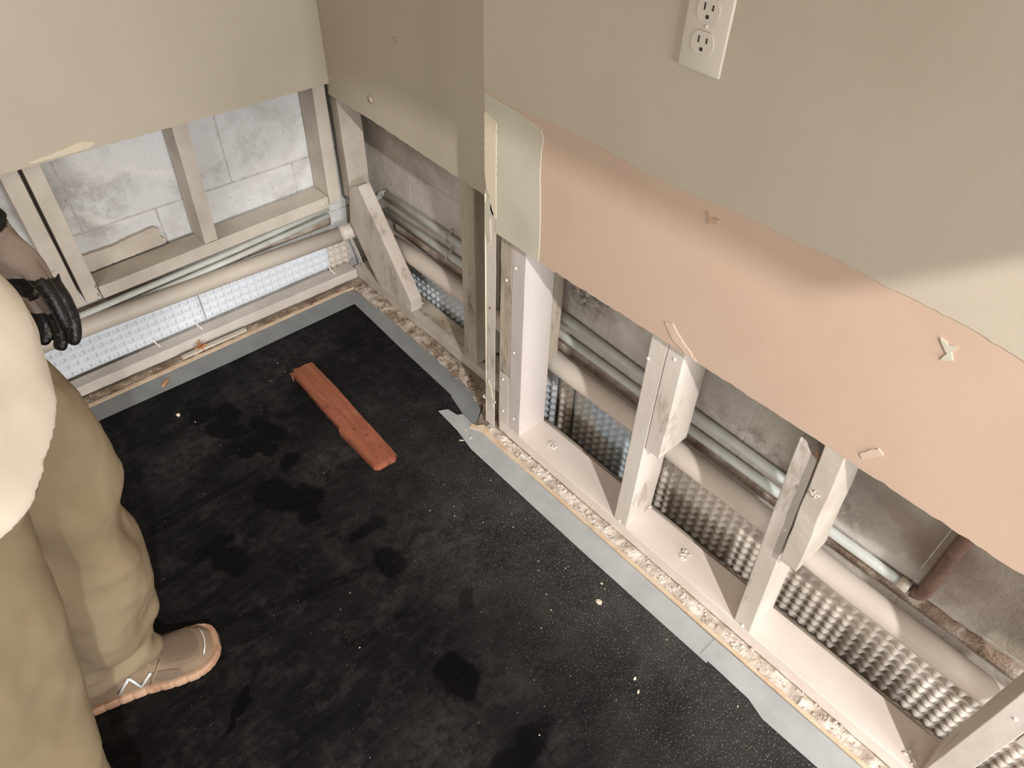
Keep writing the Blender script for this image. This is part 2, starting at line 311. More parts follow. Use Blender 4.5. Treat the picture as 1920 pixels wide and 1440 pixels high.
# paint coat above the pink band and the compound patch, each a thin raised layer
pe = [(-.755, .907), (-.80, .897), (-.83, .894), (-.90, .899), (-.99, .902), (-1.07, .900), (-1.13, .896), (-1.235, .897), (-1.32, .905), (-1.41, .904), (-1.475, .907), (-1.53, .903), (-1.60, .904), (-1.66, .901), (-1.71, .894), (-1.9, .9), (-2.6, .9), (-4.6, .9)]
link('paint_layer', sheet('x', torn(pe, 5, .0016, .01) + [(-4.6, 2.7), (-.755, 2.7)], -J - .0012, -J), M['paint'], wall_r)['label'] = 'beige paint above the pink band'
pt_ = torn([(-.79, .634), (-.7905, .615), (-.92, .6125), (-.921, .66), (-.918, .72), (-.912, .80), (-.912, .84), (-.916, .866), (-.909, .878), (-.887, .885), (-.85, .8905), (-.80, .893), (-.757, .898), (-.757, .87), (-.762, .85), (-.79, .845), (-.7915, .76)], 6, .0008, .01)
link('compound_patch', sheet('x', pt_, -J - .0013, -J), M['compound'], wall_r)['label'] = 'beige grey patch of compound beside the corner'
ct = torn([(-.757, .86), (-.757, .74), (-.762, .705), (-.772, .69), (-.775, .66), (-.788, .645), (-.793, .65), (-.7915, .70), (-.7915, .85)], 7, .0012, .006)
link('peeling_paint', sheet('x', ct, -J - .0022, -J - .0002), M['cream'], wall_r)['label'] = 'cream paint peeling off the corner'
def blot(name, pts, m, d=.0016, par=wall_r):
    return link(name, sheet('x', torn(pts + pts[:1], 9, .002, .005)[:-1], -J - d, -J), m, par)
blot('spackle_smear', [(-1.235, .655), (-1.25, .662), (-1.27, .645), (-1.312, .617), (-1.29, .6175), (-1.255, .632)], M['smear'])
blot('spackle_smear', [(-1.612, .655), (-1.622, .668), (-1.632, .662), (-1.622, .648), (-1.612, .634), (-1.604, .640)], M['smear'])
blot('paint_chip', [(-1.62, .873), (-1.632, .869), (-1.642, .872), (-1.638, .862), (-1.644, .852), (-1.632, .845), (-1.635, .858), (-1.628, .864)], M['compound'], .002)
blot('paint_nick', [(-1.265, .884), (-1.28, .878), (-1.288, .88), (-1.283, .87), (-1.276, .873), (-1.272, .864), (-1.27, .873)], M['nick'], .0016)
wml = bpy.data.objects['wall_middle']
for (y, z, r) in ((-.204, .678, .010), (-.337, .856, .005)):
    b = bmesh.new(); tube(b, [(-.0006, y, z), (-.0022, y, z)], r, 18); tube(b, [(-.002, y, z), (-.0034, y, z)], r * .75, 18)
    ps = link('patched_screw', b, M['paint'], wml, True)
    b = bmesh.new(); tube(b, [(-.0015, y + r * 1.05 * math.cos(a * .35), z + r * 1.05 * math.sin(a * .35)) for a in range(14)], .0008, 6); link('crack_ring', b, M['nick'], ps, True)
wll = bpy.data.objects['wall_left']
link('spackle_smear', sheet('y', torn([(-.74, .664), (-.62, .662), (-.60, .672), (-.63, .681), (-.70, .672), (-.74, .669)], 3, .001, .006), -.0014, 0), M['cream'], wll)
# foundation walls of concrete block: backing plus blocks with recessed joints
def block_wall(name, axis, d, ext, rows, m, sx):
    # axis 'y': face y=d, blocks along x
    e0, e1 = ext; g = .0018 if axis == 'y' else .0009
    b = boxbm(e0, e1, d + .0025, d + .2, -.1, 1.1, 0) if axis == 'y' else boxbm(d + .0014, d + .2, e0, e1, -.13, 1.1, 0)
    root = st(link(name, b, M['mortar'])); 
    for (z0, z1, off) in rows:
        u = off - 20 * .4
        while u < e1:
            a, c = max(u + g, e0), min(u + .4 - g, e1)
            if c - a > .03:
                q = boxbm(a, c, d, d + .05, z0 + g, z1 - g, .003) if axis == 'y' else boxbm(d, d + .05, a, c, z0 + g, z1 - g, .0016)
                link('concrete_block', q, m, root)
            u += .4
    return root
rows_l = [(-.1, .02, .11), (.02, .22, -.09), (.22, .42, -.505), (.42, .62, -.29), (.62, .82, -.505)]
block_wall('wall_foundation_left', 'y', .102, (-3.4, .13), rows_l, M['conc_l'], 0)
rows_r = [(-.13, .02, .0), (.02, .22, -.15), (.22, .42, -.95), (.42, .62, -.75), (.62, .82, -.95)]
block_wall('wall_foundation_right', 'x', .13, (-4.6, .30), rows_r, M['conc_r'], 0)

# black mat: laid over the slab, its outer edge follows the walls
mo = [(-3.4, -.016), (-.07, -.016), (-.044, -.022), (-.036, -.05), (-.034, -.36), (-.04, -.62), (-.052, -.70), (-.118, -.745), (-.121, -1.3), (-.117, -1.9), (-.117, -4.6), (-3.4, -4.6)]
fm = link('floor_mat', sheet('z', mo, 0, -.0035), M['mat'])
tag(fm, 'black rubber sheet covering the floor, dusty with dark boot prints', 'floor mat')
def tape(outline, label, z=.0006, th=.0008, m='tape'):
    o = link('tape_strip', sheet('z', outline, z + th, z), M[m]); tag(o, label, 'tape', 'grey tape strips around the edge of the black sheet'); return o
tape([(-3.2, -.017), (-.075, -.017), (-.046, -.025), (-.055, -.06), (-.075, -.087), (-.3, -.088), (-.5, -.089), (-.85, -.08), (-3.2, -.082)], 'long grey tape strip on the floor below the left wall', m='tape_l')
tape([(-.046, -.024), (-.036, -.06), (-.0345, -.36), (-.041, -.62), (-.06, -.702), (-.117, -.745), (-.117, -.693), (-.100, -.62), (-.095, -.608), (-.088, -.35), (-.077, -.09), (-.06, -.05)], 'grey tape strip on the floor below the middle wall and leaning brace', .0016, m='tape_l')
tape([(-.118, -.690), (-.119, -.748), (-.122, -1.0), (-.122, -1.56), (-.176, -1.56), (-.180, -1.2), (-.179, -.80), (-.166, -.727), (-.161, -.638), (-.137, -.650), (-.131, -.683)], 'grey tape strip on the floor below the first opened stud bays of the right wall', .0026)
tape([(-.122, -1.54), (-.118, -1.9), (-.117, -2.6), (-.181, -2.6), (-.179, -1.9), (-.184, -1.7), (-.172, -1.66), (-.1705, -1.54)], 'grey tape strip on the floor at the lower right corner of the photo', .0036)
# exposed wooden edges of the floor
o = link('floor_edge_strip', sheet('z', torn([(-3.2, -.004), (-.6, -.002), (-.08, -.004), (-.03, -.012)], 2, .002, .02) + [(-.04, -.0155), (-3.2, -.0155)], .003, -.004), M['peach'])
tag(o, 'thin pale wooden floor edge between left wall gap and grey tape', 'floor edge')
o = link('floor_edge_strip', sheet('z', [(-.117, -.748), (-.0995, -.76)] + torn([(-.107, -.80), (-.112, -1.0), (-.111, -1.4), (-.108, -1.9), (-.108, -2.6)], 2, .002, .02) + [(-.1165, -2.6), (-.1165, -1.9), (-.1205, -1.3), (-.1205, -1.0), (-.121, -.77), (-.135, -.741), (-.121, -.735)], .006, -.004), M['peach'])
tag(o, 'thin pale wooden floor edge along the rubble below the right wall', 'floor edge')

# crumbled plaster in the gap at the foot of each wall
def ridge(name, pts, wid, h, label, m=M['rubble'], chunks=120, seed=1, csz=.004):
    bm = bmesh.new(); pts = [Vector(p) for p in pts]; L = sum((b - a).length for a, b in zip(pts, pts[1:])); n = int(L / .006); grid = []
    for i in range(n + 1):
        s = L * i / n; k = 0
        while k < len(pts) - 2 and s > (pts[k + 1] - pts[k]).length: s -= (pts[k + 1] - pts[k]).length; k += 1
        d = (pts[k + 1] - pts[k]).normalized(); c = pts[k] + d * s; nn = Vector((-d.y, d.x, 0)); row = []
        for j in range(9):
            t = j / 8 - .5; p = c + nn * t * wid
            hh = h * (.55 + .9 * noise.noise(p * 38 + Vector((seed, 0, 0))) + .5 * noise.noise(p * 120)) * (1 - (2 * abs(t)) ** 3)
            p = p + Vector((0, 0, max(hh, -.003))) + noise.noise_vector(p * 60) * .0015; row.append(bm.verts.new(p))
        grid.append(row)
    for a, b in zip(grid, grid[1:]):
        for j in range(8): bm.faces.new((a[j], b[j], b[j + 1], a[j + 1]))
    rnd = random.Random(seed)
    for q in range(chunks):
        r = grid[rnd.randrange(len(grid))][rnd.randrange(1, 8)].co
        chunk(bm, r + Vector((0, 0, .001)), csz * rnd.uniform(.3, 1.1), (1.6, 1, .6), q)
    o = link(name, bm, m, smooth=True); tag(o, label, 'rubble'); o['kind'] = 'stuff'; origin(o, pts[0]); return o
ridge('plaster_rubble', [(-.095, -.765, -.001), (-.0935, -1.2, -.001), (-.0925, -2.5, -.001)], .034, .008, 'crumbled white plaster along the foot of the right wall plate', m=M['rubble_w'], chunks=260, seed=3)
ridge('plaster_rubble', [(-.008, -.02, -.001), (-.012, -.4, -.001), (-.03, -.64, -.001), (-.055, -.75, -.001)], .05, .009, 'brownish caulk and rubble along the foot of the middle wall', chunks=160, seed=5)
ridge('plaster_rubble', [(-1.4, .018, -.001), (-.7, .016, -.001), (-.01, .004, -.001)], .034, .006, 'old wood splinters and grit along the foot of the left wall', m=M['wood_raw'], chunks=140, seed=8)

# ---------------------------------------------------------------- framing
def nail(par, p, d, r=.0035, m='crumb'):
    b = bmesh.new(); p = Vector(p); d = Vector(d).normalized(); tube(b, [p - d * .001, p + d * .001, p + d * .0022], r, 10, True, [r, r, r * .5]); link('nail_head', b, M[m], par, True)
def crumbs(par, p, n=9, s=.004, spread=.009, seed=1, name='plaster_crumb'):
    b = bmesh.new(); rnd = random.Random(seed)
    for k in range(n): chunk(b, Vector(p) + Vector((rnd.uniform(-1, 1) * spread, rnd.uniform(-1, 1) * spread, rnd.random() * s * .8)), s * rnd.uniform(.3, .8), (1.5, .8, .8), k + seed)
    o = link(name, b, M['crumb'], par, True); o['kind'] = 'stuff'; return o
SG = 'timber studs exposed below the cut drywall'
# right wall plate
pl = thing('bottom_plate', (F, -2.6, 0), 'long white wooden bottom plate carrying the studs of the right wall', 'wood plate')
link('board', boxbm(F, F + .089, -2.6, -.793, 0, .038, .002, 40, .0007), M['wood_bright'], pl)
for i, (x, y) in enumerate(((-.030, -.945), (-.027, -1.371), (-.045, -1.917))):
    b = bmesh.new(); tube(b, [(x, y, .037), (x, y, .043), (x + .001, y, .047)], .004, 12, True, [.0035, .0035, .0015]); link('anchor_screw', b, M['steel'], pl, True)
    crumbs(pl, (x - .004, y - .006, .038), 12, .005, .012, i + 3)
def stud(box, label, m='wood', lean=(0, 0), cuts=14, amt=.0012, group=SG, nails=(), cat='stud', name='wall_stud'):
    x0, x1, y0, y1, z0, z1 = box
    t = thing(name, ((x0 + x1) / 2, (y0 + y1) / 2, z0), label, cat, group)
    link('board', boxbm(x0, x1, y0, y1, z0, z1, .0018, cuts, amt, lean), M[m], t)
    for n in nails: nail(t, n, (-1, 0, 0))
    return t
X0, X1 = F, F + .089
s0 = stud((X0, X1, -.828, -.7915, .215, 1.0), 'rough stained timber stud directly behind the metal corner bead', 'wood_dirty', nails=[(X0, -.812, .5)])
link('splice_block', boxbm(X0, X1, -.829, -.792, .0385, .213, .0015), M['wood'], s0)['label'] = 'smooth white lower splice'
nail(s0, (X0, -.809, .083), (-1, 0, 0)); nail(s0, (X0, -.806, .195), (-1, 0, 0))
s1 = stud((X0, X1, -.873, -.8305, .0385, 1.0), 'clean white stud right beside the corner, first of the right wall', 'wood_s', nails=[(X0, -.85, .087), (X0, -.84, .546), (X0, -.843, .308)], lean=(0, .004))
crumbs(s1, (X0 + .006, -.874, .046), 3, .003, .004, 5)
s2 = stud((X0, X1, -1.243, -1.206, .0385, 1.0), 'white stud in the middle of the right wall with a short block on its right', 'wood', nails=[(X0, -1.222, .044), (X0, -1.208, .544)])
stud((X0, X1, -1.281, -1.244, .322, 1.0), 'short block fixed to the right of the middle stud, stained at its foot', 'wood', group='short blocks nailed beside the studs', cat='timber block', name='cripple_block', nails=[(X0, -1.262, .58)])
b = boxbm(X0 + .0, X1, -1.2465, -1.2425, .0385, .1, .001, 5, .0008)
crumbs(s2, (X0 + .01, -1.244, .125), 6, .004, .006, 9); crumbs(s2, (X0 + .08, -1.246, .05), 4, .004, .004, 2)
s3 = thing('wall_stud', (X0 + .04, -1.565, .0385), 'shorter grey white stud with torn splintered top below the cut drywall', 'stud', SG)
b = boxbm(X0, X1, -1.584, -1.546, .0385, .575, .0018, 12, .0008, (0, .032))
for v in b.verts:
    if v.co.z > .55: v.co.z += (.012 * noise.noise(v.co * 60)) + (v.co.y + 1.53) * .6
link('board', b, M['wood'], s3)
b = bmesh.new(); rnd = random.Random(4)
for k in range(26):
    p = Vector((X0 + rnd.uniform(.0, .03), -1.55 + rnd.uniform(-.018, .02), .572 + rnd.uniform(-.006, .004))); tube(b, [p, p + Vector((rnd.uniform(-.003, .002), rnd.uniform(-.003, .003), rnd.uniform(.004, .012)))], .0012, 5, True, [.0014, .0003])
o = link('torn_fibres', b, M['tan'], s3); o['kind'] = 'stuff'; o['label'] = 'torn tan wood fibres'
nail(s3, (X0, -1.556, .379), (-1, 0, 0), .004); nail(s3, (X0, -1.566, .045), (-1, 0, 0), .004)
c3 = stud((X0 - .012, X1 - .006, -1.608, -1.5735, .318, .62), 'rough sawn off-white block hanging beside the torn stud', 'sill', (0.0, .019), 16, .0018, 'short blocks nailed beside the studs', cat='timber block', name='cripple_block')
b = bmesh.new()
for k in range(5):
    a = k * 1.3; p = Vector((X0 - .0135, -1.575, .517)); tube(b, smoothpath([p, p + Vector((-.004, math.cos(a) * .004, math.sin(a) * .004)), p + Vector((-.0015, math.cos(a + .3) * .010, math.sin(a + .4) * .008))], 3), .0012, 6)
o = link('split_nail', b, M['wood'], c3, True); o['label'] = 'splintered nail spot'
b = boxbm(X0 + .0, X0 + .085, -1.5725, -1.5395, .56, 1.0, .001); 
stud((X0 + .052, X1, -1.571, -1.5355, .60, 1.0), 'dark unpainted timber remnant in the hollow above the torn stud', 'dark_wood', cat='timber block', group='short blocks nailed beside the studs', name='cripple_block')
s4 = stud((X0, X1, -1.985, -1.945, .0385, 1.0), 'nearest stud, cut by the lower right corner of the photo', 'wood', nails=[(X0, -1.965, .345)])
stud((X0, X1, -2.026, -1.987, .30, 1.0), 'short block at the far right beside the nearest stud', 'sill', cuts=12, amt=.0018, group='short blocks nailed beside the studs', cat='timber block', name='cripple_block')
stud((.0136, .0545, -.862, -.826, .24, 1.0), 'narrow beige post standing behind the first stud of the right wall', 'wood_dirty')
# middle wall
pm = thing('bottom_plate', (.0127, -.75, 0), 'narrow dirty bottom plate under the brace of the middle wall', 'wood plate')
link('board', boxbm(.0127, .036, -.80, .045, 0, .038, .0015, 24, .001), M['sill'], pm)
link('rear_board', boxbm(.0375, .088, -.80, .045, 0, .034, .0015, 24, .0015), M['wood_dirty'], pm)['label'] = 'darker rear strip'
sm = stud((.0132, .098, -.592, -.538, .0385, 1.0), 'grimy stud with rough side just left of the corner bead', 'wood_dirty', amt=.0018)
post = stud((.0137, .084, -.001, .037, .303, 1.0), 'wide beige timber post hanging in the inner corner above the brace', 'sill')
# diagonal brace: from the post foot down to the middle plate
def brace():
    t = thing('diagonal_brace', (.045, -.25, .04), 'diagonal timber brace leaning from the corner post to the middle plate', 'brace')
    b = bmesh.new()
    prof = [(.006, .335), (-.030, .372), (-.066, .362), (-.292, .078), (-.285, .0385), (-.105, .0385)]
    bot = [(.006, .335), (-.06, .366), (-.274, .087), (-.2745, .0395), (-.238, .0395), (-.0, .30)]
    # board: 38 mm wide top face, deep web going down and back
    top = [(-.022, .352), (-.070, .362)]
    f0 = [(.0105, -.002, .345), (.0105, -.060, .372), (.0105, -.283, .082), (.0105, -.283, .0395), (.0105, -.110, .0395), (.0105, .022, .215)]
    a = [b.verts.new(p) for p in f0]; c = [b.verts.new((p[0] + .040, p[1], p[2])) for p in f0]
    b.faces.new(a[::-1]); b.faces.new(c)
    for i in range(6): b.faces.new((a[i], a[(i + 1) % 6], c[(i + 1) % 6], c[i]))
    bmesh.ops.recalc_face_normals(b, faces=b.faces); bmesh.ops.bevel(b, geom=list(b.edges), offset=.0015, segments=2, affect='EDGES')
    link('board', b, M['wood'], t)
    for p in ((.030, -.05, .368), (.045, -.044, .366)): nail(t, p, (0, .3, 1), .002, 'rust')
    nail(t, (.052, -.283, .055), (0, -1, 0), .003)
brace()
# left wall framing
pu = thing('sill_plate', (-.73, .0127, .29), 'raised timber plate under the studs of the left wall', 'wood plate')
b = boxbm(-.721, -.054, .0135, .085, .286, .322, .002, 20, .001)
for v in b.verts: v.co.z += (v.co.x + .45) * .022
link('board', b, M['sill'], pu); nail(pu, (-.075, .0135, .315), (0, -1, 0), .004); crumbs(pu, (-.075, .011, .315), 4, .003, .005, 6)
def lstud(x0, x1, z0, lean, label, m='sill'):
    t = thing('wall_stud', ((x0 + x1) / 2, .05, z0), label, 'stud', SG)
    link('board', boxbm(x0, x1, .0135, .097, z0, .9, .0018, 12, .001, (lean, 0)), M[m], t); return t
lstud(-.436, -.399, .3245, .018, 'stud standing between two whitewashed block bays of the left wall')
lstud(-.052, -.014, .302, .012, 'last stud of the left wall beside the inner corner')
t = lstud(-.7605, -.7235, .284, .002, 'right stud of the pair above the gloved hand')
b = bmesh.new(); rnd = random.Random(2)
for k in range(9): p = Vector((-.727 + rnd.uniform(-.004, .003), .0128, .285 + k * .005)); tube(b, [p, p + Vector((.004, 0, .001))], .0009, 5)
link('pencil_scratches', b, M['black'], t)
lstud(-.804, -.7675, .284, -.002, 'left stud of the pair above the gloved hand')
ob = thing('scrap_board', (-.61, .09, .32), 'off-white scrap board lying against the blocks on the raised left plate', 'board')
b = sheet('y', torn([(-.7205, .3185), (-.52, .3235), (-.512, .336), (-.523, .35), (-.518, .368), (-.53, .379), (-.60, .372), (-.64, .366), (-.7205, .368)], 4, .0014, .008), .0885, .1005)
link('board', b, M['sill'], ob)
lb = thing('bottom_plate', (-.5, .05, 0), 'white painted bottom plate on the floor below the left wall pipe', 'wood plate')
b = boxbm(-2.2, .011, .040, .081, 0, .034, .003, 40, .0006)
for v in b.verts:
    if v.co.y < .06: v.co.y -= max(0, (v.co.x + .85)) * .014
link('board', b, M['sill_l'], lb)
for i, (x, y) in enumerate(((-.634, .075), (-.508, .073), (-.058, .062))):
    b = bmesh.new(); tube(b, smoothpath([(x, y - .012, .033), (x - .002, y - .006, .038), (x - .005, y + .004, .040), (x - .007, y + .008, .051)], 3), .0022, 8); tube(b, [(x - .007, y + .008, .051), (x - .007, y + .008, .053)], .004, 8)
    link('bent_nail', b, M['crumb'], lb, True)
# end piece at the inner corner and wood scraps in the left gap
o = origin(link('wood_scrap', boxbm(-.60, -.40, .004, .019, .003, .010, .001, 8, .001), M['sill']), (-.5, .012, .003)); tag(o, 'flat pale wood scrap in the gap below the left plate', 'wood scrap')
b = bmesh.new(); rnd = random.Random(5)
for k in range(12):
    a = rnd.uniform(0, 6.28); c = Vector((-.54, .016, .009)); d = Vector((math.cos(a), math.sin(a) * .8, rnd.uniform(.1, .8))) * rnd.uniform(.010, .022)
    tube(b, smoothpath([c + noise.noise_vector(d * 90) * .006, c + d * .6, c + d + Vector((0, 0, rnd.uniform(-.006, .003)))], 3), .0022, 6)
tag(origin(link('torn_rag', b, M['tan'], smooth=True), (-.54, .018, .004)), 'small tangled tan scrap of torn fibre in the left floor gap', 'debris')

# ---------------------------------------------------------------- pipes
def pipe():
    t = thing('drain_pipe', (.06, .03, .14), 'thick white pipe running along the foot of all opened walls', 'pipe')
    b = bmesh.new(); tube(b, [(-2.4, .057, .222), (-.75, .057, .192), (-.35, .057, .177), (-.02, .057, .163)], .0245, 28); link('left_run', b, M['pvc_l'], t, True)
    b = bmesh.new(); tube(b, fillet((-.02, .057, .163), (.078, .057, .165), (.080, -.06, .170), .09, 10), .0252, 28); link('elbow', b, M['pvc'], t, True)
    b = bmesh.new(); tube(b, [(.080, -.05, .170), (.081, -.25, .177), (.080, -.45, .179), (.075, -.8, .185), (.074, -1.2, .187), (.074, -1.5, .183), (.074, -1.7, .172), (.074, -2.0, .168), (.074, -2.6, .165)], .0262, 28); link('right_run', b, M['pvc'], t, True)
    b = bmesh.new(); tube(b, [(.0800, -.062, .170), (.0801, -.067, .170)], .0275, 28); link('coupling', b, M['pvc'], t, True)
    # torn wrap around the elbow
    b = bmesh.new(); rnd = random.Random(3)
    for k in range(15):
        a = k / 14; p = Vector((.095 - a * .002, .02 - a * .11, .19 + .012 * math.sin(a * 3))); d = Vector((-.008, -.010, .012))
        tube(b, smoothpath([p + Vector((.01, .004, -.012)), p + d * .6, p + Vector((-.012, -.008, .0)), p + Vector((-.015, -.002, -.012))], 4), .0035, 7)
    link('torn_wrap', b, M['sill'], t, True)['label'] = 'crumpled strap over the elbow'
    b = bmesh.new(); tube(b, smoothpath([(-.005, .045, .175), (.008, .03, .155), (.016, .02, .12), (.02, .01, .09), (.022, .0, .05)], 5), .002, 7); link('loose_wire', b, M['sill'], t, True)
pipe()
def conduit(z, zl, yl, label, end, rise):
    t = thing('water_tube', (.10, .0, z), label, 'tube', 'thin pale tubes above the drain pipe')
    b = bmesh.new(); tube(b, [(-1.4, yl, zl - .06), (-.35, yl, zl - .02), (-.03, yl, zl)], .0085, 16); link('left_run', b, M['conduit'], t, True)
    b = bmesh.new()
    if rise: pth = fillet((-.03, yl, zl), (.07, yl, zl), (.102, -.012, zl + .02), .03) + fillet((.102, -.012, zl + .02), (.112, -.02, z), (.113, -.06, z), .022)
    else: pth = fillet((-.03, yl, zl), (.10, yl, zl), (.113, -.06, z), .03)
    tube(b, pth, .0105, 16); link('elbow', b, M['conduit'], t, True)
    b = bmesh.new(); pts = [(.113, -.03, z), (.114, -.4, z - .003), (.116, -.8, z - .004), (.117, -1.2, z - (.024 if rise else .014)), (.117, end, z - (.035 if rise else .02))]; tube(b, pts, .0105, 16); link('right_run', b, M['conduit'], t, True)
    b = bmesh.new(); c = Vector((.1135, -.352, z - .005))
    ring = [c + Vector((-math.sin(a) * .0135, 0, math.cos(a) * .0135)) for a in [math.pi * k / 10 - .2 for k in range(11)]] + [c + Vector((.012, 0, -.016)), ]
    tube(b, [c + Vector((.014, 0, .024))] + ring, .0035, 8); link('pipe_clip', b, M['conduit'], t, True)
    return t
t1 = conduit(.305, .256, .072, 'upper thin tube running along the block walls behind the studs', -1.56, True)
t2 = conduit(.243, .230, .076, 'lower thin tube ending in an elbow at the right bay', -1.735, False)
b = bmesh.new(); tube(b, [(.117, -1.735, .223), (.117, -1.755, .2225)], .0125, 16); link('coupling', b, M['white'], t2, True)
tr = thing('riser_pipe', (.12, -1.775, .21), 'short rusty vertical pipe rising up the block wall in the right bay', 'pipe')
b = bmesh.new(); tube(b, fillet((.117, -1.757, .2225), (.117, -1.778, .222), (.119, -1.778, .26), .018) + [(.120, -1.778, .31), (.122, -1.777, .36), (.124, -1.776, .42), (.124, -1.776, .5)], .0125, 18); link('tube', b, M['rust'], tr, True)
# rough mortar ledge under the tubes
def ledge(name, axis, pts, label):
    bm = bmesh.new(); grid = []
    (a0, a1, z0, d0, d1) = pts; n = int((a1 - a0) / .008)
    for i in range(n + 1):
        u = a0 + (a1 - a0) * i / n; row = []
        for j in range(7):
            f = j / 6; d = d1 + (d0 - d1) * math.sin(f * math.pi) ** .6; z = z0 + .04 * (f - .5)
            k = .004 * noise.noise(Vector((u * 40, f * 3, 1))) + .002 * noise.noise(Vector((u * 150, f * 9, 1)))
            row.append(bm.verts.new((d - k, u, z + k) if axis == 'x' else (u, d - k, z + k)))
        grid.append(row)
    for a, b in zip(grid, grid[1:]):
        for j in range(6): bm.faces.new((a[j], b[j], b[j + 1], a[j + 1]))
    bmesh.ops.recalc_face_normals(bm, faces=bm.faces); bmesh.ops.solidify(bm, geom=bm.faces[:], thickness=.002)
    o = link(name, bm, M['rubble_l'], smooth=True); origin(o, ((d1, a0, z0) if axis == 'x' else (a0, d1, z0))); tag(o, label, 'mortar')
M['rubble_l'] = mat('rough_ledge_mortar', lin(196, 182, 168), .95, lin(140, 118, 100), 12, .42, .62, lin(96, 78, 66), 60, .6, .72, 160, .9, .004)
ledge('mortar_ledge', 'x', (-2.6, -.06, .192, .118, .131), 'rough mortar ledge between the thin tubes and the thick pipe, right')
ledge('mortar_ledge', 'y', (-2.2, -.02, .200, .092, .103), 'rough mortar ledge behind the pipe below the left plate')

# ---------------------------------------------------------------- dimpled drainage membrane
def membrane(name, P0, U, V, nu, nv, m, label, h=.0095, pitch=.025, pv=.025, res=8, group='dimpled drainage sheets behind the plates', shape='dome', cut=0):
    P0, U, V = Vector(P0), Vector(U).normalized(), Vector(V).normalized(); Nn = U.cross(V).normalized()
    if Nn.dot(Vector((-1, -1, .5))) < 0: Nn = -Nn
    bm = bmesh.new(); grid = []
    for j in range(nv * res + 1):
        row = []
        for i in range(nu * res + 1):
            u, v = i / res, j / res; a, b_ = abs(u % 1 - .5), abs(v % 1 - .5); d = (a ** 2.3 + b_ ** 2.3) ** (1 / 2.3)
            k = min(1, max(0, (.385 - d) / .20)); k = k * k * (3 - 2 * k)
            hh = k * h * (1 - .35 * (d / .4) ** 2)
            if shape == 'pit': hh = .009 * min(1, max(0, (.27 - max(a * .9, b_ * 1.1)) / .07))
            wv = .0016 * noise.noise(Vector((u * .18, v * .3, P0.x * 9)))
            row.append(bm.verts.new(P0 + U * u * pitch + V * v * pv + Nn * (hh + wv)))
        grid.append(row)
    for a, b in zip(grid, grid[1:]):
        for i in range(len(a) - 1): bm.faces.new((a[i], a[i + 1], b[i + 1], b[i]))
    bm.normal_update()
    if sum(f.normal.dot(Nn) for f in bm.faces) < 0: bmesh.ops.reverse_faces(bm, faces=bm.faces[:])
    o = link(name, bm, m, smooth=True); origin(o, P0); tag(o, label, 'drainage sheet', group)
    o.data.polygons[0].use_smooth = True; return o
vr = (.0, 0, 1)
membrane('dimple_sheet', (.1185, -.04, -.10), (0, -1, 0), vr, 31, 9, M['membrane_w'], 'dark bluish dimpled sheet behind the middle wall plate')
membrane('dimple_sheet', (.1185, -.826, -.10), (0, -1, 0), vr, 2, 9, M['membrane_r'], 'narrow dimpled sheet beside the first stud of the right wall')
membrane('dimple_sheet', (.1180, -.884, -.10), (0, -1, 0), vr, 12, 9, M['membrane_m'], 'dimpled sheet between the first and middle studs of the right wall')
membrane('dimple_sheet', (.1185, -1.186, -.10), (0, -1, 0), vr, 14, 9, M['membrane_r'], 'dimpled sheet between the middle stud and the torn stud')
membrane('dimple_sheet', (.1180, -1.54, -.10), (0, -1, 0), vr, 41, 9, M['membrane_r'], 'long dimpled sheet right of the torn stud, lower right')
membrane('dimple_sheet', (-.478, .0915, .036), (1, 0, 0), (0, .001, .15), 17, 5, M['membrane_w'], 'white dimpled sheet below the left pipe near the corner', shape='pit', res=12)
membrane('dimple_sheet', (-.483, .0915, .036), (-1, 0, 0), (0, .001, .15), 36, 5, M['membrane_w'], 'white dimpled sheet below the left pipe behind the glove', shape='pit', res=12)
membrane('dimple_sheet', (-.046, .098, .012), (1, 0, 0), (0, .001, .15), 3, 6, M['membrane_r'], 'small dusty dimpled piece in the inner corner behind the brace')
b = bmesh.new(); tube(b, smoothpath([(.036, -.83, .004), (.036, -1.2, .003), (.034, -1.56, .004), (.035, -1.8, .003), (.035, -2.5, .003)], 6), .0065, 10)
tag(origin(link('sheet_edge_lip', b, M['plastic_d'], smooth=True), (.036, -.83, -.003)), 'grey rounded lip between the right wall plate and the dimpled sheets', 'drain edge')

# ---------------------------------------------------------------- corner bead
cb = thing('corner_bead', (-J, -.757, 0), 'metal corner bead strip hanging down to the floor at the wall corner', 'corner bead')
link('face_flange', boxbm(-J - .0005, -J + .0007, -.790, -.7565, .012, .70, .0002, 30, .0006), M['cream_bead'] if 'cream_bead' in M else M['wood'], cb)
link('side_flange', boxbm(-J, -J + .030, -.7572, -.7562, .012, .70, .0002), M['wood'], cb)
b = bmesh.new(); tube(b, [(-J - .0005, -.7568, .012), (-J - .0005, -.7568, .69)], .0016, 8); link('nosing', b, M['cream'], cb, True)
b = bmesh.new()
for k in range(34):
    for q in (-.766, -.772, -.778): tube(b, [(-J - .0006, q - (k % 2) * .003, .03 + k * .0125 + (.12 if k > 12 else 0)), (-J - .0011, q - (k % 2) * .003, .03 + k * .0125 + (.12 if k > 12 else 0))], .0012, 6)
o = link('perforation', b, M['sill'], cb); o['kind'] = 'stuff'
b = bmesh.new(); tube(b, [(-J - .0006, -.773, .405), (-J - .0014, -.773, .407)], .003, 8); link('nail_hole', b, M['rust'], cb)
b = sheet('x', torn([(-.758, .16), (-.760, .10), (-.765, .098), (-.785, .088), (-.786, .105), (-.778, .155), (-.767, .172), (-.764, .15)], 4, .001, .004), -J - .0026, -J - .0008); link('torn_paper', b, M['compound'], cb)['label'] = 'loose torn flake of compound'
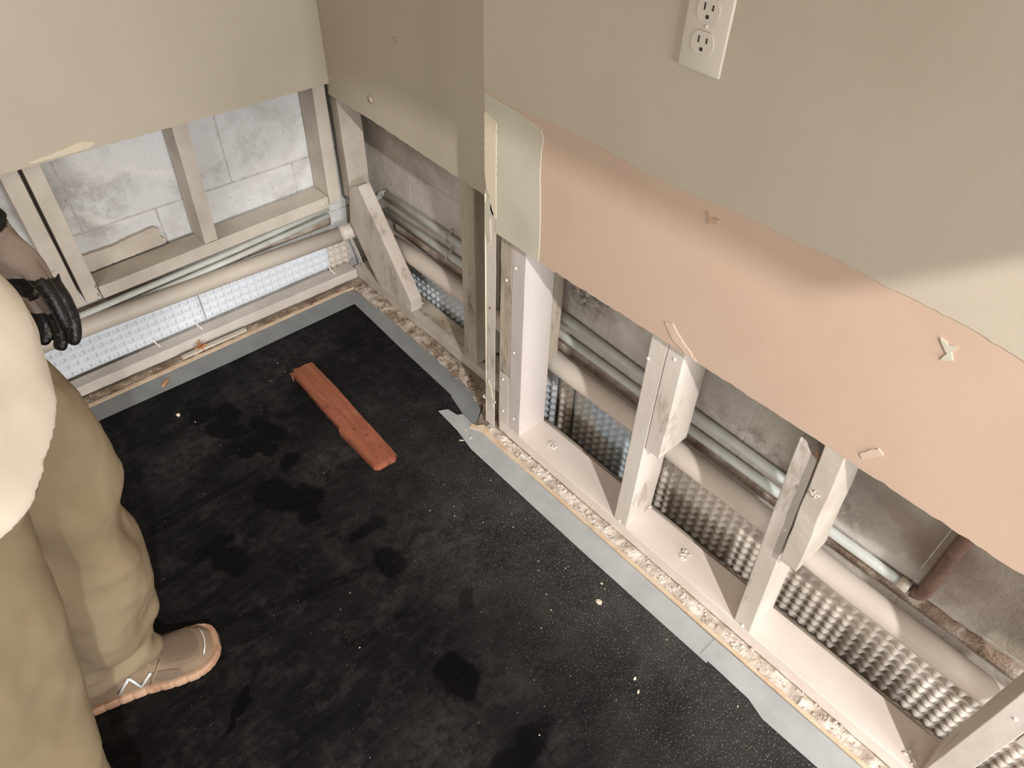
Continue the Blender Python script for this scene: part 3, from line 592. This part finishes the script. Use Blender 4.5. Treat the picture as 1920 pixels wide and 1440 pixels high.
b = sheet('x', torn([(-.758, .67), (-.759, .60), (-.770, .575), (-.776, .59), (-.773, .64), (-.785, .655), (-.77, .685)], 4, .001, .004), -J - .0022, -J - .0008); link('torn_paper', b, M['compound'], cb)['label'] = 'torn flake of compound at the top'
b = bmesh.new(); tube(b, smoothpath([(-J - .002, -.757, .10), (-J - .006, -.752, .104), (-J - .004, -.755, .112)], 3), .0015, 6); tube(b, smoothpath([(-J - .002, -.79, .11), (-J - .004, -.796, .114), (-J - .004, -.797, .12)], 3), .0018, 6); link('torn_crumb', b, M['crumb'], cb, True)['kind'] = 'stuff'

# ---------------------------------------------------------------- duplex outlet
def outlet():
    y, z = -1.2035, 1.1236; t = thing('wall_outlet', (-J, y, z), 'white duplex power outlet on the right wall', 'outlet')
    link('cover_plate', boxbm(-J - .0062, -J - .0012, y - .035, y + .035, z - .057, z + .057, .003), M['white'], t, True)
    for k, s in enumerate((1, -1)):
        zc = z + s * .0195; b = bmesh.new(); out = []
        for i in range(40):
            a = 2 * math.pi * i / 40; out.append((y + .0172 * math.cos(a), zc + max(-.0142, min(.0142, .0172 * math.sin(a)))))
        sheet('x', out, -J - .0078, -J - .006, b); r = link('receptacle', b, M['white'], t)
        b = bmesh.new(); out2 = [(y + (u - y) * 1.05, zc + (v - zc) * 1.06) for u, v in out]; sheet('x', out2, -J - .0066, -J - .006, b); link('rim', b, M['sill'], r)
        for (dy, hh) in ((.0063, .0085), (-.0063, .0068)):
            link('slot', boxbm(-J - .0082, -J - .0074, y + dy - .0011, y + dy + .0011, zc + .003 - hh / 2 + .001, zc + .003 + hh / 2 + .001, 0), M['slot'], r)
        b = bmesh.new(); tube(b, [(-J - .0074, y, zc - .0075), (-J - .0082, y, zc - .0075)], .0026, 12); link('ground_hole', b, M['slot'], r)
    b = bmesh.new(); tube(b, [(-J - .006, y, z), (-J - .0075, y, z)], .003, 12, True, [.003, .0022]); link('screw', b, M['white'], t, True)
outlet()

# ---------------------------------------------------------------- red plank and chips on the mat
pk = thing('wood_plank', (-.37, -.48, .001), 'reddish brown wood plank lying on the black floor sheet', 'plank')
o_ = [(-.3275, -.258), (-.329, -.40), (-.3355, -.52), (-.3385, -.62), (-.3425, -.700), (-.352, -.7075), (-.400, -.7045), (-.4085, -.696), (-.4095, -.60), (-.4105, -.535), (-.4035, -.527), (-.4005, -.42), (-.396, -.33), (-.3945, -.268), (-.388, -.262), (-.384, -.250), (-.370, -.255), (-.350, -.254)]
b = sheet('z', torn([*o_, o_[0]], 3, .0006, .01)[:-1], .0195, .001)
for f in b.faces: f.material_index = 0
top = [e for e in b.edges if all(v.co.z > .019 for v in e.verts)]; bmesh.ops.bevel(b, geom=top, offset=.0025, segments=2, affect='EDGES')
link('board', b, M['plank'], pk)
b = bmesh.new(); tube(b, [(-.388, -.262, .012), (-.398, -.268, .010), (-.403, -.285, .006)], .002, 6, True, [.004, .0025, .0008]); tube(b, [(-.392, -.262, .016), (-.402, -.262, .014)], .002, 6, True, [.003, .001])
link('splinter', b, M['plank'], pk, True)
for p in ((-.378, -.56), (-.36, -.655)):
    b = bmesh.new(); tube(b, [(p[0], p[1], .0193), (p[0], p[1], .0199)], .0022, 10); link('nail_hole', b, M['slot'], pk)
def chip(x, y, r, sq, label, m='chip', name='plaster_chip', cat='chip', seed=1, z=.002):
    b = bmesh.new(); chunk(b, (x, y, z + r * sq[2] * .5), r, sq, seed); o = origin(link(name, b, M[m]), (x, y, z)); tag(o, label, cat); return o
chip(-.243, -1.321, .0085, (1.1, .8, .3), 'largest cream chip on the black sheet, below the first bays', seed=1)
chip(-.311, -1.485, .0038, (1.2, .7, .5), 'upper one of two tiny pale chips low on the black sheet', seed=2)
chip(-.326, -1.507, .0045, (1.2, .6, .5), 'lower one of two tiny pale chips low on the black sheet', seed=4)
chip(-.702, -.198, .006, (.8, 1, .8), 'whitish crumb on the black sheet near the khaki trouser leg', seed=9)
chip(-.206, -1.294, .004, (1, .6, .5), 'small pale chip just above the largest cream chip', seed=3)
for (x, y, a, L, lb_) in ((-.180, -.764, 2.4, .014, 'left pale splinter on the black sheet by the corner'), (-.157, -.772, .2, .012, 'right pale splinter on the grey tape by the corner'), (-.150, -.742, 1.2, .006, 'short pale splinter nearest the corner bead')):
    b = bmesh.new(); d = Vector((math.cos(a), math.sin(a), 0)) * L; p = Vector((x, y, .005)); tube(b, [p - d / 2, p, p + d / 2], .002, 6, True, [.0006, .0018, .0008]); tag(origin(link('wood_splinter', b, M['chip']), (x, y, .004)), lb_, 'splinter')
b = bmesh.new(); tube(b, [(-.692, -.070, .006), (-.685, -.062, .007), (-.672, -.05, .006), (-.662, -.045, .004)], .004, 8, True, [.001, .006, .005, .001])
for v in b.verts: v.co.z = .002 + (v.co.z - .0) * .6
tag(origin(link('wood_chip', b, M['tan'], smooth=True), (-.68, -.058, .002)), 'tan wood chip on the grey tape below the left wall', 'wood chip')
b = bmesh.new(); rnd = random.Random(11)
for k in range(150):
    if k < 90: x, y = -.18 - abs(rnd.gauss(0, .16)), rnd.uniform(-1.95, -.8)
    else: x, y = rnd.uniform(-.95, -.15), rnd.uniform(-1.6, -.1)
    if -.42 < x < -.32 and -.72 < y < -.25: continue
    if x < -.82 and y < -.7: continue
    chunk(b, (x, y, .001), rnd.choice((.0006, .0007, .0009, .0015)), (1.2, .9, .5), k)
o = link('grit', b, M['chip']); tag(o, 'pale grit specks scattered over the black sheet', 'grit'); o['kind'] = 'stuff'; origin(o, (-.5, -1, 0))

# ---------------------------------------------------------------- unseen cabinet added above the frame to cast the right wall's shadow
wc = thing('shade_cabinet', (-J, -1.45, 1.419), 'added unseen white cabinet high on the right wall, there to shade it', 'cabinet')
link('body', boxbm(-J - .38, -J - .0012, -2.134, -.765, 1.419, 2.12, .002), M['white'], wc)
for k in range(3):
    y0 = -2.13 + k * .4557; d = link('door', boxbm(-J - .40, -J - .381, y0, y0 + .451, 1.421, 2.118, .002), M['white'], wc)
    b = bmesh.new(); yh = y0 + .04; tube(b, fillet((-J - .40, yh, 1.46), (-J - .425, yh, 1.46), (-J - .425, yh, 1.56), .015) + fillet((-J - .425, yh, 1.46), (-J - .425, yh, 1.56), (-J - .40, yh, 1.56), .015), .005, 10); link('handle', b, M['steel'], d, True)
# recessed lamp housing around the key light
lh = thing('ceiling_lamp', (LAMP.x, LAMP.y, 2.7), 'small round recessed ceiling lamp', 'lamp')
b = bmesh.new()
tube(b, [(LAMP.x, LAMP.y, 2.7), (LAMP.x, LAMP.y, 2.69)], .09, 32, False); tube(b, [(LAMP.x, LAMP.y, 2.69), (LAMP.x, LAMP.y, 2.699)], .065, 32, False, [.09, .065]); link('trim_ring', b, M['ceiling'], lh, True)

# ---------------------------------------------------------------- the worker
def loft(rings, m, name, parent, seg=56, n=7, fold=None, caps=(True, True), keep=False):
    """rings: (cx, cy, cz, rx, ry, twist axis tilt x, tilt y); Catmull-Rom between them"""
    vals = []
    R = [list(r) + [0] * (8 - len(r)) for r in rings]
    for i in range(len(R) - 1):
        p = [R[max(i - 1, 0)], R[i], R[i + 1], R[min(i + 2, len(R) - 1)]]
        for k in range(n):
            t = k / n; vals.append([.5 * (2 * b + (c - a) * t + (2 * a - 5 * b + 4 * c - d) * t * t + (3 * b - a - 3 * c + d) * t ** 3) for a, b, c, d in zip(*p)])
    vals.append(R[-1]); bm = bmesh.new(); rr = []; L = len(vals)
    for q, (cx, cy, cz, rx, ry, tx, ty, pw) in enumerate(vals):
        ring = []
        for k in range(seg):
            a = 2 * math.pi * k / seg; c, s = math.cos(a), math.sin(a); e = 1 if not pw else pw
            c2 = math.copysign(abs(c) ** e, c); s2 = math.copysign(abs(s) ** e, s); x, y = rx * c2, ry * s2
            p = Vector((cx + x, cy + y, cz + x * tx + y * ty))
            if fold: p += Vector((c, s, 0)) * fold(q / (L - 1), a, p)
            ring.append(bm.verts.new(p))
        rr.append(ring)
    for a, b in zip(rr, rr[1:]):
        for k in range(seg): bm.faces.new((a[k], a[(k + 1) % seg], b[(k + 1) % seg], b[k]))
    if caps[0]: bm.faces.new(rr[0][::-1])
    if caps[1]: bm.faces.new(rr[-1])
    bmesh.ops.recalc_face_normals(bm, faces=bm.faces)
    return bm if keep else link(name, bm, m, parent, True)
def evaluated(bm, mods, smooth=True):
    me = bpy.data.meshes.new('t'); bm.to_mesh(me); bm.free(); o = bpy.data.objects.new('t', me); C.objects.link(o)
    for fn in mods: fn(o)
    bpy.context.view_layer.update()
    dg = bpy.context.evaluated_depsgraph_get(); r = bpy.data.meshes.new_from_object(o.evaluated_get(dg)); bpy.data.objects.remove(o); bpy.data.meshes.remove(me)
    out = bmesh.new(); out.from_mesh(r); bpy.data.meshes.remove(r); return out
def skin(chains, root, lv=2):
    """chains of (point, radius); shared points are welded"""
    bm = bmesh.new(); lay = bm.verts.layers.skin.verify(); idx = {}
    def V(p, r):
        k = tuple(round(c, 4) for c in p)
        if k not in idx: v = bm.verts.new(p); v[lay].radius = (r, r) if not isinstance(r, tuple) else r; idx[k] = v
        return idx[k]
    for ch in chains:
        prev = None
        for p, r in ch:
            v = V(p, r)
            if prev is not None and bm.edges.get((prev, v)) is None: bm.edges.new((prev, v))
            prev = v
    rk = tuple(round(c, 4) for c in root)
    for k, v in idx.items(): v[lay].use_root = (k == rk)
    def a(o): m = o.modifiers.new('s', 'SKIN'); m.use_smooth_shade = True
    def b(o): m = o.modifiers.new('d', 'SUBSURF'); m.levels = lv; m.render_levels = lv
    return evaluated(bm, [a, b])
def voxel(bm, size, sm=4):
    def a(o): m = o.modifiers.new('r', 'REMESH'); m.mode = 'VOXEL'; m.voxel_size = size; m.use_smooth_shade = True
    def b(o):
        m = o.modifiers.new('s', 'SMOOTH'); m.iterations = sm; m.factor = .5
    return evaluated(bm, [a, b])
def merge(bms):
    out = bmesh.new()
    for b in bms: me = bpy.data.meshes.new('t'); b.to_mesh(me); b.free(); out.from_mesh(me); bpy.data.meshes.remove(me)
    return out
pr = thing('person', (-1.08, -.96, 0), 'standing worker in cream shirt and khaki trousers, grey work glove on the hand', 'person')
# joints
LH, LK, LA = (-1.035, -.885, .92), (-.985, -.845, .50), (-1.10, -.825, .09)
RH, RK, RA = (-1.08, -1.075, .92), (-1.16, -1.09, .50), (-1.235, -1.10, .09)
SHL, EL, WR = (-1.10, -.79, 1.40), (-1.01, -.70, 1.14), (-.890, -.720, .888)
SHR, ER, WRR = (-1.12, -1.17, 1.40), (-1.27, -1.22, 1.14), (-1.30, -1.25, .90)
def hand_chains(wrist, frame, curl=(.35, .7, .9), s=1.0, fr=.0088):
    """frame: down (towards tips), across (towards index), palm normal"""
    W = Vector(wrist); D, A, Pn = [Vector(v).normalized() for v in frame]; ch = []
    palm = W + D * .045 * s
    ch.append([(W, .021 * s), (palm, (.030 * s))])
    for i, (off, L) in enumerate(((.030, .078), (.010, .086), (-.011, .080), (-.031, .062))):
        k = W + (D * .088 + A * off) * s - Pn * .002; c = [(palm, .030 * s), (k, fr * 1.25 * s)]; d = D.copy(); p = k
        for q, f in enumerate((.46, .30, .24)):
            ang = curl[q] * (1 + .12 * i); d = (d * math.cos(ang) + Pn * math.sin(ang)).normalized(); e = d.cross(A).normalized()
            p = p + d * L * f * s; c.append((p, fr * (1.08 - .13 * q) * s))
            Pn2 = (Pn - d * Pn.dot(d)).normalized()
            Pn = Pn2 if Pn2.length > .1 else Pn
        Pn = Vector(frame[2]).normalized(); ch.append(c)
    tb = W + (D * .03 + A * .026 + Pn * .01) * s; t1_ = tb + (D * .030 + A * .020 + Pn * .014) * s; t2_ = t1_ + (D * .030 + A * .006 + Pn * .010) * s; t3_ = t2_ + (D * .022 + Pn * .006) * s
    ch.append([(palm, .030 * s), (tb, .015 * s), (t1_, .0115 * s), (t2_, .0105 * s), (t3_, .009 * s)])
    return ch
HF = ((.10, -.02, -.98), (.66, -.75, .05), (-.75, -.66, -.08))
PV = (-1.06, -.98, .95)
body_ch = [[(PV, .13), ((-1.07, -.98, 1.1), .125), ((-1.09, -.98, 1.27), .135), ((-1.105, -.98, 1.40), .11), ((-1.10, -.98, 1.48), .055), ((-1.085, -.98, 1.56), .05)],
           [(PV, .13), (LH, .085), (LK, .058), ((-1.05, -.83, .3), .056), (LA, .036)], [(PV, .13), (RH, .085), (RK, .058), ((-1.21, -1.095, .3), .056), (RA, .036)],
           [((-1.105, -.98, 1.40), .11), (SHL, .058), (EL, .042), (WR, .026)], [((-1.105, -.98, 1.40), .11), (SHR, .058), (ER, .042), (WRR, .026)]]
body_ch += [[(WR, .026), ((-.884, -.722, .85), .022)]] + hand_chains(WRR, ((.15, .05, -.98), (.75, .65, .1), (-.65, .72, -.1)), (.25, .4, .4))
body_ch = [[(p, r * (.74 if r > .03 else .8)) for p, r in ch] for ch in body_ch]
bb = skin(body_ch, PV)
hd = bmesh.new(); bmesh.ops.create_uvsphere(hd, u_segments=40, v_segments=30, radius=1)
hc = Vector((-1.06, -.98, 1.665)); yaw = 0
for v in hd.verts:
    p = v.co.copy(); x, y, z = p
    jaw = 1 - .28 * max(0, -z) ** 1.5
    q = Vector((x * .098 * (1 - .12 * max(0, -z) * (x < 0)), y * .077 * jaw, z * .118))
    if x > 0:
        q.x += .020 * math.exp(-((y / .16) ** 2 + ((z + .18) / .2) ** 2))           # nose
        q.x -= .010 * (math.exp(-(((y - .42) / .16) ** 2 + ((z - .03) / .13) ** 2)) + math.exp(-(((y + .42) / .16) ** 2 + ((z - .03) / .13) ** 2)))   # eye sockets
        q.x += .006 * math.exp(-((y / .3) ** 2 + ((z + .82) / .16) ** 2))            # chin
        q.x += .004 * math.exp(-((y / .5) ** 2 + ((z - .2) / .1) ** 2))
    v.co = q + hc
ears = bmesh.new()
for s in (1, -1): tube(ears, smoothpath([(hc.x - .004, hc.y + s * .074, hc.z - .03), (hc.x - .012, hc.y + s * .084, hc.z - .01), (hc.x - .014, hc.y + s * .087, hc.z + .016), (hc.x + .003, hc.y + s * .080, hc.z + .028)], 4), .009, 8)
body = link('body', voxel(merge([bb, hd, ears]), .0065, 3), M['skin'], pr, True)
# face details and hair
for s in (1, -1):
    b = bmesh.new(); bmesh.ops.create_uvsphere(b, u_segments=14, v_segments=10, radius=.0115)
    for v in b.verts: v.co += Vector((hc.x + .079, hc.y + s * .031, hc.z + .003))
    e = link('eye', b, M['eye'], pr, True); b = bmesh.new(); bmesh.ops.create_uvsphere(b, u_segments=12, v_segments=8, radius=.006)
    for v in b.verts: v.co += Vector((hc.x + .0862, hc.y + s * .031, hc.z + .002))
    link('iris', b, M['black'], e, True)
    b = bmesh.new(); tube(b, smoothpath([(hc.x + .085, hc.y + s * .016, hc.z + .024), (hc.x + .086, hc.y + s * .032, hc.z + .03), (hc.x + .076, hc.y + s * .048, hc.z + .024)], 4), .0035, 6); link('eyebrow', b, M['hair'], pr, True)
b = bmesh.new(); tube(b, smoothpath([(hc.x + .079, hc.y - .024, hc.z - .058), (hc.x + .0905, hc.y, hc.z - .055), (hc.x + .079, hc.y + .024, hc.z - .058)], 5), .0045, 8); link('lips', b, M['skin'], pr, True)
hb = bmesh.new(); bmesh.ops.create_uvsphere(hb, u_segments=40, v_segments=26, radius=1); dl = []
for v in hb.verts:
    x, y, z = v.co
    if z < -.25 or (x > .35 and z < .42) or (x > .0 and z < -.0): dl.append(v)
    else: v.co = Vector((x * .106, y * .085, z * .127)) + hc + noise.noise_vector(v.co * 9) * .003
bmesh.ops.delete(hb, geom=dl, context='VERTS'); bmesh.ops.solidify(hb, geom=hb.faces[:], thickness=.006); link('hair', hb, M['hair'], pr, True)
def wrinkle(bm, f):
    bm.normal_update(); d = [(v, v.normal.copy() * f(v.co)) for v in bm.verts]
    for v, q in d: v.co += q
    return bm
nz = lambda a, b, c: noise.noise(Vector((a, b, c)))
def w_tr(p):
    x, y, z = p; k = max(0, min(1, (.42 - z) / .3)); u = 1 - k
    r = .0065 * u * nz(x * 13, y * 13, z * 3.2) + .004 * u * (1 - abs(nz(x * 7 + z * 6, y * 7, z * 5)) * 3)
    r += k * (.012 * (.35 - abs(nz(x * 5 + 3, y * 5, z * 17 + x * 9))) + .006 * nz(x * 12, y * 12, z * 30 + y * 14))
    return r + .002 * nz(x * 40, y * 40, z * 25)
def w_sh(p):
    x, y, z = p; k = max(.35, min(1, (1.15 - z) / .25))
    return k * (.011 * (.3 - abs(nz(x * 6 + z * 5, y * 6, z * 5 + 4))) + .006 * nz(x * 13, y * 13 + z * 4, z * 6)) + .002 * nz(x * 30, y * 30, z * 22)
# trousers: pelvis and two baggy legs grown into one surface
def fold_leg(sd, hemk):
    def f(t, a, p):
        r = .004 * math.sin(a * 3 + t * 9 + sd) + .0035 * math.sin(a * 5 - t * 17 + sd * 2)
        k = max(0, (.32 - p.z) / .32) ** 1.2
        r += hemk * k * (.009 * math.sin(p.z * 62 + a * 1.3 + sd) + .006 * math.sin(p.z * 100 - a * 2))
        r += .008 * noise.noise(Vector((math.cos(a) * 1.2, math.sin(a) * 1.2, p.z * 5 + sd)))
        return r
    return f
tl = loft([(-1.06, -.890, .88, .106, .09), (-1.03, -.88, .80, .112, .094), (-1.005, -.868, .65, .104, .092), (-1.015, -.855, .50, .098, .086), (-1.025, -.842, .35, .098, .085), (-1.05, -.830, .22, .094, .082), (-1.085, -.820, .13, .098, .070), (-1.10, -.815, .085, .100, .062, -.16, .1)], None, 't', None, fold=fold_leg(1, 1), keep=True)
tr_ = loft([(-1.10, -1.07, .88, .108, .096), (-1.12, -1.07, .80, .118, .104), (-1.145, -1.08, .65, .112, .100), (-1.18, -1.09, .50, .108, .094), (-1.21, -1.10, .35, .110, .094), (-1.24, -1.10, .22, .113, .096), (-1.245, -1.10, .12, .118, .096), (-1.25, -1.10, .055, .120, .096, -.06)], None, 't', None, fold=fold_leg(4, 1), keep=True)
tp = loft([(-1.075, -.98, .82, .12, .175), (-1.08, -.98, .90, .125, .18), (-1.09, -.98, .97, .125, .17), (-1.09, -.98, 1.02, .11, .15)], None, 't', None, keep=True)
link('trousers', wrinkle(voxel(merge([tl, tr_, tp]), .0065, 3), w_tr), M['trouser'], pr, True)
# shirt: torso with a hem that bags over the hips, sleeves to the elbow
def fold_shirt(t, a, p):
    k = max(0, (1.15 - p.z) / .3)
    return (.005 + .004 * k) * math.sin(a * 4 + p.z * 14) + .004 * math.sin(a * 7 - p.z * 9) + .009 * k * noise.noise(Vector((math.cos(a) * 2, math.sin(a) * 2, p.z * 6)))
sh = loft([(-1.085, -.985, .875, .176, .218, .10, .06), (-1.085, -.985, .90, .178, .22, .08, .05), (-1.088, -.985, .97, .172, .212, .03, 0), (-1.10, -.98, 1.06, .165, .20), (-1.105, -.98, 1.2, .155, .20), (-1.11, -.98, 1.33, .145, .205), (-1.11, -.98, 1.42, .115, .185), (-1.105, -.98, 1.47, .07, .09), (-1.10, -.98, 1.50, .06, .062)], None, 't', None, fold=fold_shirt, keep=True)
slv = []
for (a, b_) in ((SHL, EL), (SHR, ER)):
    a, b_ = Vector(a), Vector(b_); q = bmesh.new(); tube(q, [a.lerp(b_, t) for t in (-.15, .1, .3, .5, .7, .88)], .07, 28, True, [.05, .078, .078, .075, .073, .071]); slv.append(q)
link('shirt', wrinkle(voxel(merge([sh] + slv), .0065, 3), w_sh), M['shirt'], pr, True)
# glove on the left hand: grey knit back and cuff, black coated palm and fingers
gch = [[(Vector(WR) + Vector((-.006, .0, .024)), .029), (Vector(WR), .027)]]
hc_ = hand_chains(WR, HF, (.16, .34, .42), 1.02, .0112); hc_[0] = [(Vector(WR), .027), (hc_[0][1][0], .034)]
gl = voxel(skin(gch + hc_, WR, 3), .0022, 5)
D_, A_, P_ = [Vector(v).normalized() for v in HF]
for f in gl.faces:
    c = f.calc_center_median() - Vector(WR); f.material_index = 1 if (c.dot(D_) > .112 or (c.dot(P_) > .019 and c.dot(D_) > .04) or (c.dot(A_) > .036 and c.dot(D_) > .045)) else 0
glove = link('work_glove', gl, [M['glove_g'], M['glove_b']], pr, True)
glove['label'] = 'grey knit glove with black coated palm and fingers'
b = bmesh.new(); c = Vector(WR) + Vector((-.008, 0, .030)); ax = Vector((.11, -.02, -.3)).normalized(); tube(b, [c - ax * .003, c + ax * .003], .030, 24); link('glove_cuff', b, M['black'], glove, True)
# shoes
def shoe(heel, toe, nm, side):
    H, T = Vector(heel), Vector(toe); D = (T - H); L = D.length; D.normalize(); Sd = Vector((-D.y, D.x, 0)); root = None
    def wpos(u, s, z): return H + D * u * L + Sd * s + Vector((0, 0, z))
    wid = [(0, .018), (.04, .030), (.15, .036), (.3, .036), (.5, .038), (.68, .048), (.82, .050), (.92, .042), (.98, .026), (1.0, .012)]
    hgt = [(0, .062), (.04, .085), (.15, .098), (.3, .105), (.42, .098), (.55, .078), (.7, .060), (.85, .050), (.95, .040), (1.0, .026)]
    def ip(tab, u):
        for (a, b), (c, d) in zip(tab, tab[1:]):
            if u <= c: return b + (d - b) * (u - a) / (c - a)
        return tab[-1][1]
    # sole with tread notches
    b = bmesh.new(); rows = []
    for i in range(61):
        u = i / 60; wd = ip(wid, u) + .005; lift = .010 * max(0, (u - .82) / .18) ** 2; nt_ = .0018 if i % 5 == 0 else 0; th = .026 if u < .4 else .024
        rows.append([b.verts.new(wpos(u * 1.02 - .01, s * (wd - nt_), z)) for s, z in ((-1, .001 + lift), (-1.03, .012 + lift), (-1, th + lift), (1, th + lift), (1.03, .012 + lift), (1, .001 + lift))])
    for a, c in zip(rows, rows[1:]):
        for k in range(6): b.faces.new((a[k], a[(k + 1) % 6], c[(k + 1) % 6], c[k]))
    b.faces.new(rows[0][::-1]); b.faces.new(rows[-1]); bmesh.ops.recalc_face_normals(b, faces=b.faces)
    root = link(nm, b, M['sole'], pr)
    b = bmesh.new(); rows = []
    def top(u, a):
        wd, h = ip(wid, u), ip(hgt, u); c, s = math.cos(a), math.sin(a); e = .75
        return wpos(u * .985 + .006, wd * math.copysign(abs(c) ** e, c), .022 + (h - .022) * max(0, s) ** .8)
    for i in range(41):
        u = i / 40; rows.append([b.verts.new(top(u, math.pi * k / 24)) for k in range(25)])
    for a, c in zip(rows, rows[1:]):
        for k in range(24): b.faces.new((a[k], a[k + 1], c[k + 1], c[k]))
    bmesh.ops.recalc_face_normals(b, faces=b.faces); link('upper', b, M['shoe'], root, True)
    def patch(name, m, poly, off=.0016):
        b = bmesh.new(); vs = [b.verts.new(top(u, a) + Vector((0, 0, off)) + Sd * off * math.cos(a)) for u, a in poly]; f = b.faces.new(vs); r = bmesh.ops.solidify(b, geom=[f], thickness=.0014)
        bmesh.ops.recalc_face_normals(b, faces=b.faces); return link(name, b, m, root)
    def grid_patch(name, m, u0, u1, a0, a1, off=.0022):
        b = bmesh.new(); rr = []
        for i in range(11):
            row = []
            for k in range(11):
                fu, fa = i / 5 - 1, k / 5 - 1; rx = math.sqrt(max(0, 1 - fa * fa / 2)); ry = math.sqrt(max(0, 1 - fu * fu / 2)); u = (u0 + u1) / 2 + (u1 - u0) / 2 * fu * rx; a = (a0 + a1) / 2 + (a1 - a0) / 2 * fa * ry
                row.append(b.verts.new(top(u, a) + (Sd * math.cos(a) + Vector((0, 0, math.sin(a)))) * off))
            rr.append(row)
        for a, c in zip(rr, rr[1:]):
            for k in range(10): b.faces.new((a[k], a[k + 1], c[k + 1], c[k]))
        bmesh.ops.recalc_face_normals(b, faces=b.faces); return link(name, b, m, root, True)
    grid_patch('toe_mesh', M['shoe_mesh'], .66, .9, 1.0, 2.15)
    for (a0, a1) in ((.18, .75), (2.4, 2.97)): grid_patch('side_mesh', M['shoe_mesh'], .56, .76, a0, a1)
    def strip(pts, r, m, name, o=.003):
        b = bmesh.new(); tube(b, [top(u, a) + (Sd * math.cos(a) + Vector((0, 0, math.sin(a)))) * o for u, a in pts], r, 7); return link(name, b, m, root, True)
    for s in (0, 1):
        g = lambda a: a if s == 0 else math.pi - a
        strip([(.36, g(.12)), (.455, g(.62)), (.46, g(.60)), (.495, g(.12)), (.50, g(.14)), (.585, g(.72))], .0028, M['silver'], 'letter_n')
        strip([(.55, g(.12)), (.60, g(.55)), (.64, g(1.0)), (.66, g(1.25))], .0016, M['lace'], 'seam')
    for k in range(4): u = .42 + k * .055; strip([(u, 1.05), (u + .012, 1.3), (u - .002, 1.57), (u + .012, 1.85), (u, 2.1)], .0026, M['lace'], 'lace', .004)
    strip([(.915, .9), (.935, 1.3), (.94, 1.57), (.935, 1.85), (.915, 2.25)], .0014, M['silver'], 'toe_piping', .002)
    b = bmesh.new(); cc = wpos(.22, 0, .10); tube(b, [cc + Vector((0, 0, -.03)), cc + Vector((.004, 0, .03))], .036, 20); link('sock', b, M['glove_g'], root, True)
shoe((-1.185, -.800, 0), (-.905, -.872, 0), 'left_shoe', 1)
shoe((-1.33, -1.075, 0), (-1.05, -1.135, 0), 'right_shoe', 1)
